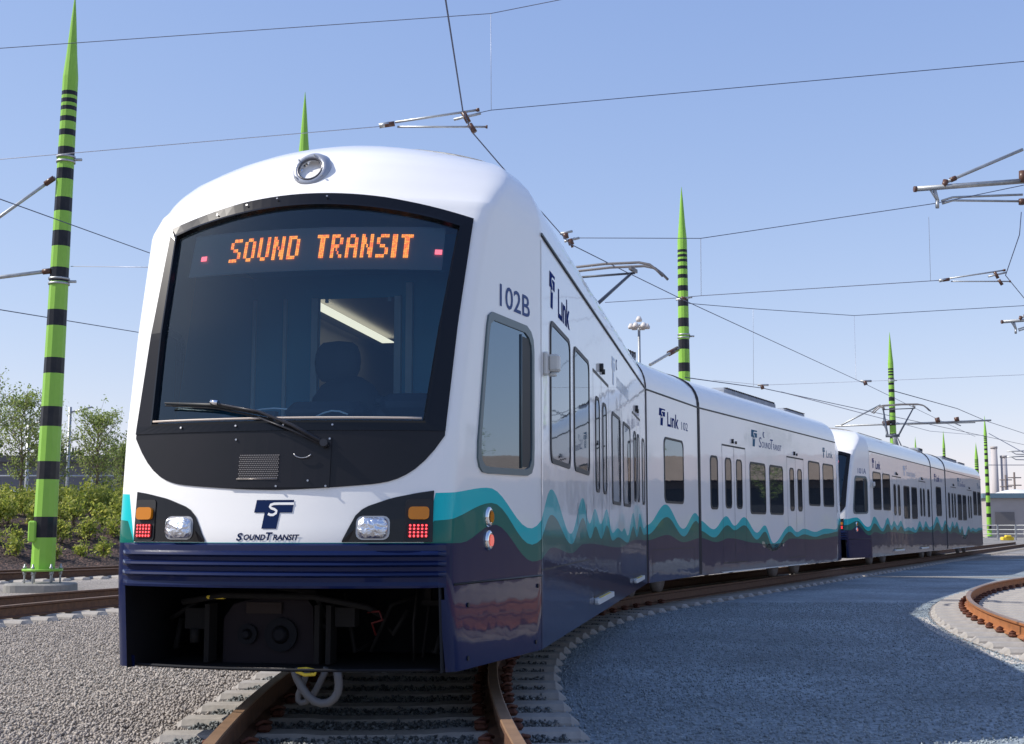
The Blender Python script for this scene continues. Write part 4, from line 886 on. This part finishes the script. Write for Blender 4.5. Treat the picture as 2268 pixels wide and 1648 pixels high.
# ------------------------------------------------------------------ floodlight mast
r_=empty('floodlight_mast',(atY(1416,785,78).x,78,G),'slender mast with a ring of floodlights seen over the leading car roof','floodlight mast')
t=MB(); t.tube([(r_.location.x,78,G),(r_.location.x,78,13.3)],[.14,.08],8); t.build('mast',galv,r_)
for k in range(7):
    a=2*math.pi*k/6; L_=MB(); cx,cy=r_.location.x+(.48*math.cos(a) if k<6 else 0),78+(.48*math.sin(a) if k<6 else 0); zz=13.15 if k<6 else 13.6
    L_.tube([(cx,cy,zz+.2),(cx,cy,zz),(cx,cy,zz-.12)],[.10,.20,.17],12); L_.tube([(r_.location.x,78,zz),(cx,cy,zz)],.03,5); L_.build('floodlight',mat('floodlight_paint',(.62,.58,.55),.4),r_)
# ------------------------------------------------------------------ background right
def bbox(name,x0,x1,y0,y1,z0,z1,m_,parent=None):
    b=MB(); b.box(((x0+x1)/2,(y0+y1)/2,(z0+z1)/2),None,(x1-x0,y1-y0,z1-z0)); return b.build(name,m_,parent)
gw=mat('grey_cladding',(.40,.37,.36),.7,noise=(1,(.36,.33,.32),1)); trim=mat('blue_grey_trim',(.14,.22,.27),.6)
Yb=150; x0=atY(2186,1120,Yb).x
r_=empty('warehouse',(x0+20,Yb+10,G),'long low grey warehouse with a blue-grey roof edge at the far right','building')
bbox('wall',x0,x0+60,Yb,Yb+25,G,4.3,gw,r_); bbox('roof',x0-.4,x0+60.4,Yb-.4,Yb+25.4,4.3,4.85,trim,r_)
for i in range(5): b=MB(); b.box((x0+3.8*i+2,Yb-.05,1.4),None,(2.2,.1,2.6)); b.build('door',mat('dark_door',(.16,.15,.15),.6),r_)
b=MB(); P=[[(x0+6.5+3*math.cos(a)*k,Yb+8+3*math.sin(a)*k,4.85+.7*(1-k*k)) for a in [2*math.pi*i/16 for i in range(17)]] for k in (1,.7,.4,.01)]; b.grid(P); b.build('roof_dome',steppale,r_)
for px,pt,lb in ((2201,990,'left and taller of the two slim grey chimneys on the right skyline'),(2222.5,1010,'right and shorter of the two slim grey chimneys on the right skyline')):
    p=atY(px,pt,300); r_=empty('chimney',(p.x,300,G),lb,'chimney','pair of chimneys'); b=MB(); b.tube([(p.x,300,G),(p.x,300,p.z)],[.85,.70],16); b.build('stack',mat('chimney_concrete',(.45,.42,.42),.8),r_); b=MB(); b.tube([(p.x,300,p.z-.4),(p.x,300,p.z+.1)],.8,16); b.build('stack_rim',gw,r_)
p=atY(2212,1030,220)
for px,Y,top,lb in ((2227,210,1052,'first utility pole with cross arms beyond the warehouse'),(2246,190,1046,'second utility pole with cross arms near the right edge')):
    p=atY(px,top,Y); b=MB(); b.tube([(p.x,Y,G),(p.x,Y,p.z)],.14,6)
    for k in range(3): b.tube([(p.x-1.0,Y,p.z-.8-k*1.1),(p.x+1.0,Y,p.z-.8-k*1.1)],.08,5)
    thing('utility_pole',b,mat('weathered_wood',(.16,.13,.12),.8),lb,'utility pole')
# fence
r_=empty('rail_fence',(44,118,G),'grey metal railing fence on the far right in front of the warehouse','fence')
b=MB()
for z in (.35,.75,1.15): b.tube([(43.5,121,z),(75,112,z)],.04,5)
b.build('rails',galv,r_)
for i in range(22):
    q=MB(); x=43.5+i*1.5; y=121-i*.4286; q.box((x,y,.5),None,(.12,.12,1.4)); q.build('post',galv,r_)
b=MB(); b.box((0,0,0),lambda q:Vector((50.8+q[0],118+q[1],1.7+q[2])),(.1,.1,3.0)); b.box((0,0,0),lambda q:Vector((52.2+q[0],118+q[1],1.7+q[2])),(.1,.1,3.0)); b.box((0,0,0),lambda q:Vector((51.5+q[0],118+q[1],3.2+q[2])),(1.5,.1,.1)); thing('gate_frame',b,galv,'upright metal gate frame standing behind the railing fence','gate frame')
b=MB(); b.box((42.6,112,.0),None,(1.0,.6,.3),bev=.05); b.box((42.6,111.8,.2),None,(.5,.4,.2),bev=.05); thing('switch_machine',b,[yel],'small yellow and grey switch machine at the foot of the far striped poles','track switch')
def car(x,y,rot,colm,label,grp='cars parked beyond the yard'):
    F=lambda q:Vector((x+q[0]*math.cos(rot)-q[1]*math.sin(rot),y+q[0]*math.sin(rot)+q[1]*math.cos(rot),G+q[2]+carz))
    r_=empty('parked_car',tuple(F((0,0,0))),label,'car',grp)
    prof=[(-2.2,.35),(-2.2,.75),(-2.05,.95),(-1.2,1.0),(-.6,1.42),(.9,1.45),(1.6,1.05),(2.15,.95),(2.2,.35)]
    b=MB(); n=len(prof); b.add([F((a,-.85 if z<1.1 else -.68,z)) for a,z in prof]+[F((a,.85 if z<1.1 else .68,z)) for a,z in prof],[tuple(range(n)),tuple(range(2*n-1,n-1,-1))]+[(i,n+i,n+(i+1)%n,(i+1)%n) for i in range(n)]); b.build('body',colm,r_)
    b=MB()
    for s in (-1,1): b.add([F((a,s*(.865 if z<1.1 else .70),z)) for a,z in ((-1.05,1.03),(-.55,1.36),(.85,1.38),(1.4,1.06))],[(0,1,2,3)])
    b.build('windows',pane,r_)
    for a in (-1.35,1.4):
        for s in (-1,1): q=MB(); q.tube([F((a,s*.70,.32)),F((a,s*.88,.32))],.32,16); q.build('wheel',rubber,r_)
carz=0
car(62,135,.2,mat('red_car_paint',(.4,.03,.03),.3,coat=1),'red car parked behind the far railing fence'); car(56,136,.2,mat('white_car_paint',(.7,.7,.7),.3,coat=1),'white car parked behind the far railing fence')
# ------------------------------------------------------------------ plants
leafA=islands('leaf_tree',(.15,.21,.05),(.28,.36,.09),(.42,.48,.16),.6,.5)
leafB=islands('leaf_shrub',(.12,.18,.03),(.32,.37,.055),(.58,.56,.13),.6,.5)
leafC=islands('leaf_dark',(.015,.03,.012),(.03,.05,.02),(.06,.09,.03),.7,.1)
bark=mat('bark',(.20,.16,.12),.9)
def leaves(cent,n,sz,spread,outer=None):
    n_=len(cent); idx=rng.integers(0,n_,n); c=np.array(cent)[idx]+rng.normal(0,1,(n,3))*spread
    a=rng.normal(size=(n,3)); a/=np.linalg.norm(a,axis=1,keepdims=True); b=np.cross(a,rng.normal(size=(n,3))); b/=np.linalg.norm(b,axis=1,keepdims=True)
    s=rng.uniform(.6,1.3,(n,1))*sz; V=np.stack([c-a*s,c+b*s*.5,c+a*s,c-b*s*.5],1).reshape(-1,3); return V
def leafmesh(V,m_,name,parent,loc):
    n=len(V)//4; me=bpy.data.meshes.new(name); me.vertices.add(n*4); me.vertices.foreach_set('co',(V-np.array(loc)).reshape(-1)); me.loops.add(n*4); me.loops.foreach_set('vertex_index',np.arange(n*4,dtype=np.int32)); me.polygons.add(n); me.polygons.foreach_set('loop_start',np.arange(0,n*4,4,dtype=np.int32)); me.update(calc_edges=True); me.materials.append(m_)
    o=bpy.data.objects.new(name,me); S.collection.objects.link(o); o.parent=parent; return o
def tree(x,y,z,h,w,label,nl=7000,lm=leafA,grp='young trees beyond the mulch bank',sz=.055,first=.28,nb=46):
    r_=empty('young_tree',(x,y,z),label,'tree',grp); b=MB(); tips=[]
    b.tube([(x,y,z),(x+.05,y,z+h*.4),(x-.03,y,z+h*.75),(x,y,z+h*.97)],[h*.012+.02,h*.010+.01,.02,.006],7)
    for i in range(nb):
        t=first+(1-first)*(i/nb)**.9; zz=z+h*t; a=i*2.4+random.uniform(-.4,.4); env=w*(math.sin(math.pi*min(1,(1-t)/(1-first)*.80+.04)))**.8*random.uniform(.65,1.1)
        up=env*random.uniform(.7,1.3); p0=Vector((x,y,zz)); p2=p0+Vector((math.cos(a)*env,math.sin(a)*env,up)); p1=p0.lerp(p2,.5)+Vector((0,0,-up*.08))
        b.tube([p0,p1,p2],[.018,.011,.004],5)
        for k in range(9):
            q=p0.lerp(p2,.28+.72*k/8); dd=Vector((random.gauss(0,1),random.gauss(0,1),abs(random.gauss(0,.8))))*env*.22; e_=q+dd; b.tube([q,e_],[.006,.003],4); tips.append(tuple(q)); tips+= [tuple(e_)]*2
    b.build('trunk',bark,r_); leafmesh(leaves(tips,nl,sz,.085),lm,'crown',r_,(x,y,z)); return r_
def bankz(x,y):
    p=Vector((x-CX,y-CY)); a=math.atan2(p.y,-p.x)
    r=math.hypot(p.x,p.y) if a<HD else -(p.x*math.cos(HD)-p.y*math.sin(HD))
    dd=max(0,r-43.3); return G+.02+1.7*(.5-.5*math.cos(math.pi*min(1,dd/9)))
def onbank(px,dd):   # point on the bank at horizontal pixel px, distance dd behind its foot
    k=(px-1134)/CF
    best=None
    for i in range(400):
        Y=25+i*.1; x=k*Y; p=Vector((x-CX,Y-CY)); a=math.atan2(p.y,-p.x); r=math.hypot(p.x,p.y) if a<HD else -(p.x*math.cos(HD)-p.y*math.sin(HD))
        if r-43.3>=dd: return x,Y
    return x,Y
x,y=onbank(48,13); tree(x,y,bankz(x,y),4.3,1.35,'young airy tree at far left, left of the striped pole',nl=4300)
x,y=onbank(216,12); tree(x,y,bankz(x,y),3.8,1.35,'young airy tree between the striped pole and the cab',nl=4300)
x,y=onbank(-60,12); tree(x,y,bankz(x,y),4.6,1.5,'young tree cut by the left picture edge',nl=5000)
x,y=onbank(118,16); tree(x,y,bankz(x,y),3.2,.9,'smaller thin young tree half hidden behind the left striped pole',nl=3000)
x,y=onbank(275,15); tree(x,y,bankz(x,y),3.0,.9,'thin young tree peeking out beside the cab\'s left edge',nl=3000)
def shrub_proto(h,w,nl,seed):
    random.seed(seed); b=MB(); tips=[]
    for i in range(7):
        a=random.uniform(0,6.28); p=Vector((math.cos(a)*w*.7*random.random(),math.sin(a)*w*.7*random.random(),h*random.uniform(.6,1))); b.tube([(0,0,-.1),tuple(p*.5+Vector((0,0,.05))),tuple(p)],[.014,.01,.004],4)
        for k in range(6): q=p*(.45+.55*k/5); tips.append((q.x+random.gauss(0,w*.28),q.y+random.gauss(0,w*.28),q.z+random.gauss(0,.07)))
    tips+=[tuple(Vector(t_)+Vector((random.gauss(0,.1),random.gauss(0,.1),random.gauss(0,.05)))) for t_ in tips]
    me=b.build('stems',bark); me2=leafmesh(leaves(tips,nl,.055,.07),leafB,'foliage',None,(0,0,0)); d1,d2=me.data,me2.data; bpy.data.objects.remove(me); bpy.data.objects.remove(me2); return d1,d2
protos=[shrub_proto(.85,.38,600,11),shrub_proto(.65,.34,480,12),shrub_proto(1.0,.42,750,13),shrub_proto(.45,.24,280,14)]
def shrub(x,y,z,k,sc,rot,label,grp):
    r_=empty('shrub',(x,y,z),label,'shrub',grp); r_.rotation_euler=(0,0,rot); r_.scale=(sc,sc,sc)
    for nm,dt in zip(('stems','foliage'),protos[k]): o=bpy.data.objects.new(nm,dt); S.collection.objects.link(o); o.parent=r_
random.seed(5)
for dd,n,lab,x0,x1,ks in ((9.8,26,'leafy yellow-green shrub in the dense top row along the crest of the bank',-40,330,(0,2)),(8.0,13,'yellow-green shrub in the second row just below the crest of the bank',-40,330,(0,1,2)),(6.2,8,'shrub halfway up the mulch bank with bare mulch around it',-30,330,(0,1)),(4.4,7,'small low shrub on the bare lower part of the mulch bank',-30,330,(1,3)),(2.4,4,'tiny sprig near the foot of the mulch bank',20,300,(3,))):
    for i in range(n):
        px=x0+(x1-x0)*(i+random.uniform(.1,.9))/n; x,y=onbank(px,dd+random.uniform(-.6,.6)); shrub(x,y,bankz(x,y),random.choice(ks),random.uniform(.85,1.25),random.uniform(0,6),lab,lab.replace('shrub in','shrubs in'))
# distant yard behind the bank
r_=empty('low_shed',(-22,75,G),'low dark-roofed shed behind the bushes beside the cab','building'); bbox('wall',-30,-15,72,80,G,4.6,mat('shed_wall',(.16,.16,.18),.7),r_); bbox('roof',-30.5,-14.5,71.5,80.5,4.6,4.95,mat('shed_roof',(.07,.07,.08),.6),r_)
for px,Y,h,lb in ((62,62,6.2,'thin grey lamp post behind the left young tree'),(152,70,7.5,'thin grey lamp post just right of the left striped pole'),(120,66,5.5,'thin grey post half hidden by the left striped pole')):
    x=(px-1134)/CF*Y; b=MB(); b.tube([(x,Y,G),(x,Y,h)],.09,6); b.tube([(x,Y,h-.3),(x+1.2,Y,h)],.05,5); thing('lamp_post',b,galv,lb,'lamp post')
b=MB()
for z in (2.2,2.9,3.6): b.tube([(-34,66,z),(-19,66,z)],.05,5)
for i in range(9): b.box((-34+i*1.8,66,1.7),None,(.12,.12,3.9))
thing('yard_railing',b,galv,'pale railing glimpsed behind the trees on the left','railing')
carz=1.45; car(-21.5,57,.1,mat('silver_car_paint',(.45,.48,.52),.25,coat=1),'silver car roof showing over the bushes just right of the left young tree'); carz=0
# hills and distant woods
def ridge(name,pts,Y,m_,depth=120):
    P=[]
    for k in range(7):
        t=k/6; P.append([(x,Y+depth*t,G+z*math.sin(math.pi*min(1,t*1.0)) ) for x,z in pts])
    return setp(MB().grid(P).build(name,m_),kind='structure')
hm=mat('wooded_hill',(.035,.055,.045),.95,noise=(.06,(.02,.035,.025),1.2),bump=(.12,1,2.0))
random.seed(3)
ridge('hills',[(-900+i*15,(11+5*math.sin(i*.31)+3*math.sin(i*.9)+random.uniform(-.8,.8))) for i in range(60)],420,hm)
ridge('hills',[(20+i*14,(16+3*math.sin(i*.4+1)+random.uniform(-1,1))) for i in range(50)],650,hm)
def far_trees(name,x0,x1,Y,n,h):
    t=[]
    for i in range(n):
        x=x0+(x1-x0)*i/n; hh=h*random.uniform(.6,1.1)
        for k in range(26): t.append((x+random.gauss(0,1.6),Y+random.gauss(0,2),G+hh*random.random()**.7))
    r=leafmesh(leaves(t,n*420,.30,.5),leafC,name,None,(0,0,0)); return setp(r,kind='stuff')
far_trees('distant_woods',-62,-22,105,16,7.5)
# scenery beside the yard, outside the frame to the right: what the glossy car side mirrors
bd=Vector((.75,-.66,0)).normalized(); bn=Vector((.66,.75,0)).normalized(); B0=Vector((21.8,49.5,0))
P=[]
for i in range(31):
    row=[]
    for j in range(10):
        dd=j*.8; p=B0+bd*(i*1.6)+bn*dd; row.append((p.x,p.y,G+.01+1.1*(.5-.5*math.cos(math.pi*min(1,dd/5)))))
    P.append(row)
setp(MB().grid(P).build('side_bank',mulch),kind='structure')
for i in range(26):
    p=B0+bd*(1+i*1.75+random.uniform(-.4,.4))+bn*(4.6+random.uniform(-.6,.6)); shrub(p.x,p.y,G+.95,random.choice((0,1)),random.uniform(.8,1.1),random.uniform(0,6),'yellow-green bush on the bank to the right of the yard, seen mirrored in the cars','bushes mirrored in the car sides')
for i in range(7):
    p=B0+bd*(3+i*6.1+random.uniform(-1,1))+bn*(9+random.uniform(-1,1)); tree(p.x,p.y,G+.9,random.uniform(4.0,5.2),1.7,'airy young tree to the right of the yard, seen mirrored in the cars',nl=2500,grp='trees mirrored in the car sides',nb=22)
D0_=Vector((37,85,0)); Fd=lambda q:D0_+bd*q[0]+bn*q[1]+Vector((0,0,q[2]))
r_=empty('depot_building',(D0_.x,D0_.y,G),'long beige depot with a deep flat roof edge, mirrored in the car windows','building')
b=MB(); b.box((32,8,2.0),Fd,(63,14,4.4)); b.build('wall',mat('depot_wall',(.16,.13,.11),.8,noise=(2,(.12,.10,.09),1)),r_)
b=MB(); b.box((32,8,5.1),Fd,(66,17,1.7)); b.build('roof',mat('depot_roof',(.46,.34,.27),.7,noise=(1.5,(.38,.28,.22),1)),r_)
for i in range(9):
    b=MB(); b.box((4+i*6.8,.94,1.8),Fd,(5.6,.1,3.8)); b.build('bay_door',mat('depot_door',(.03,.03,.035),.4),r_)
pole(13.5,12.5,12.1,'striped pole right of the yard, outside the view but mirrored in the windows')
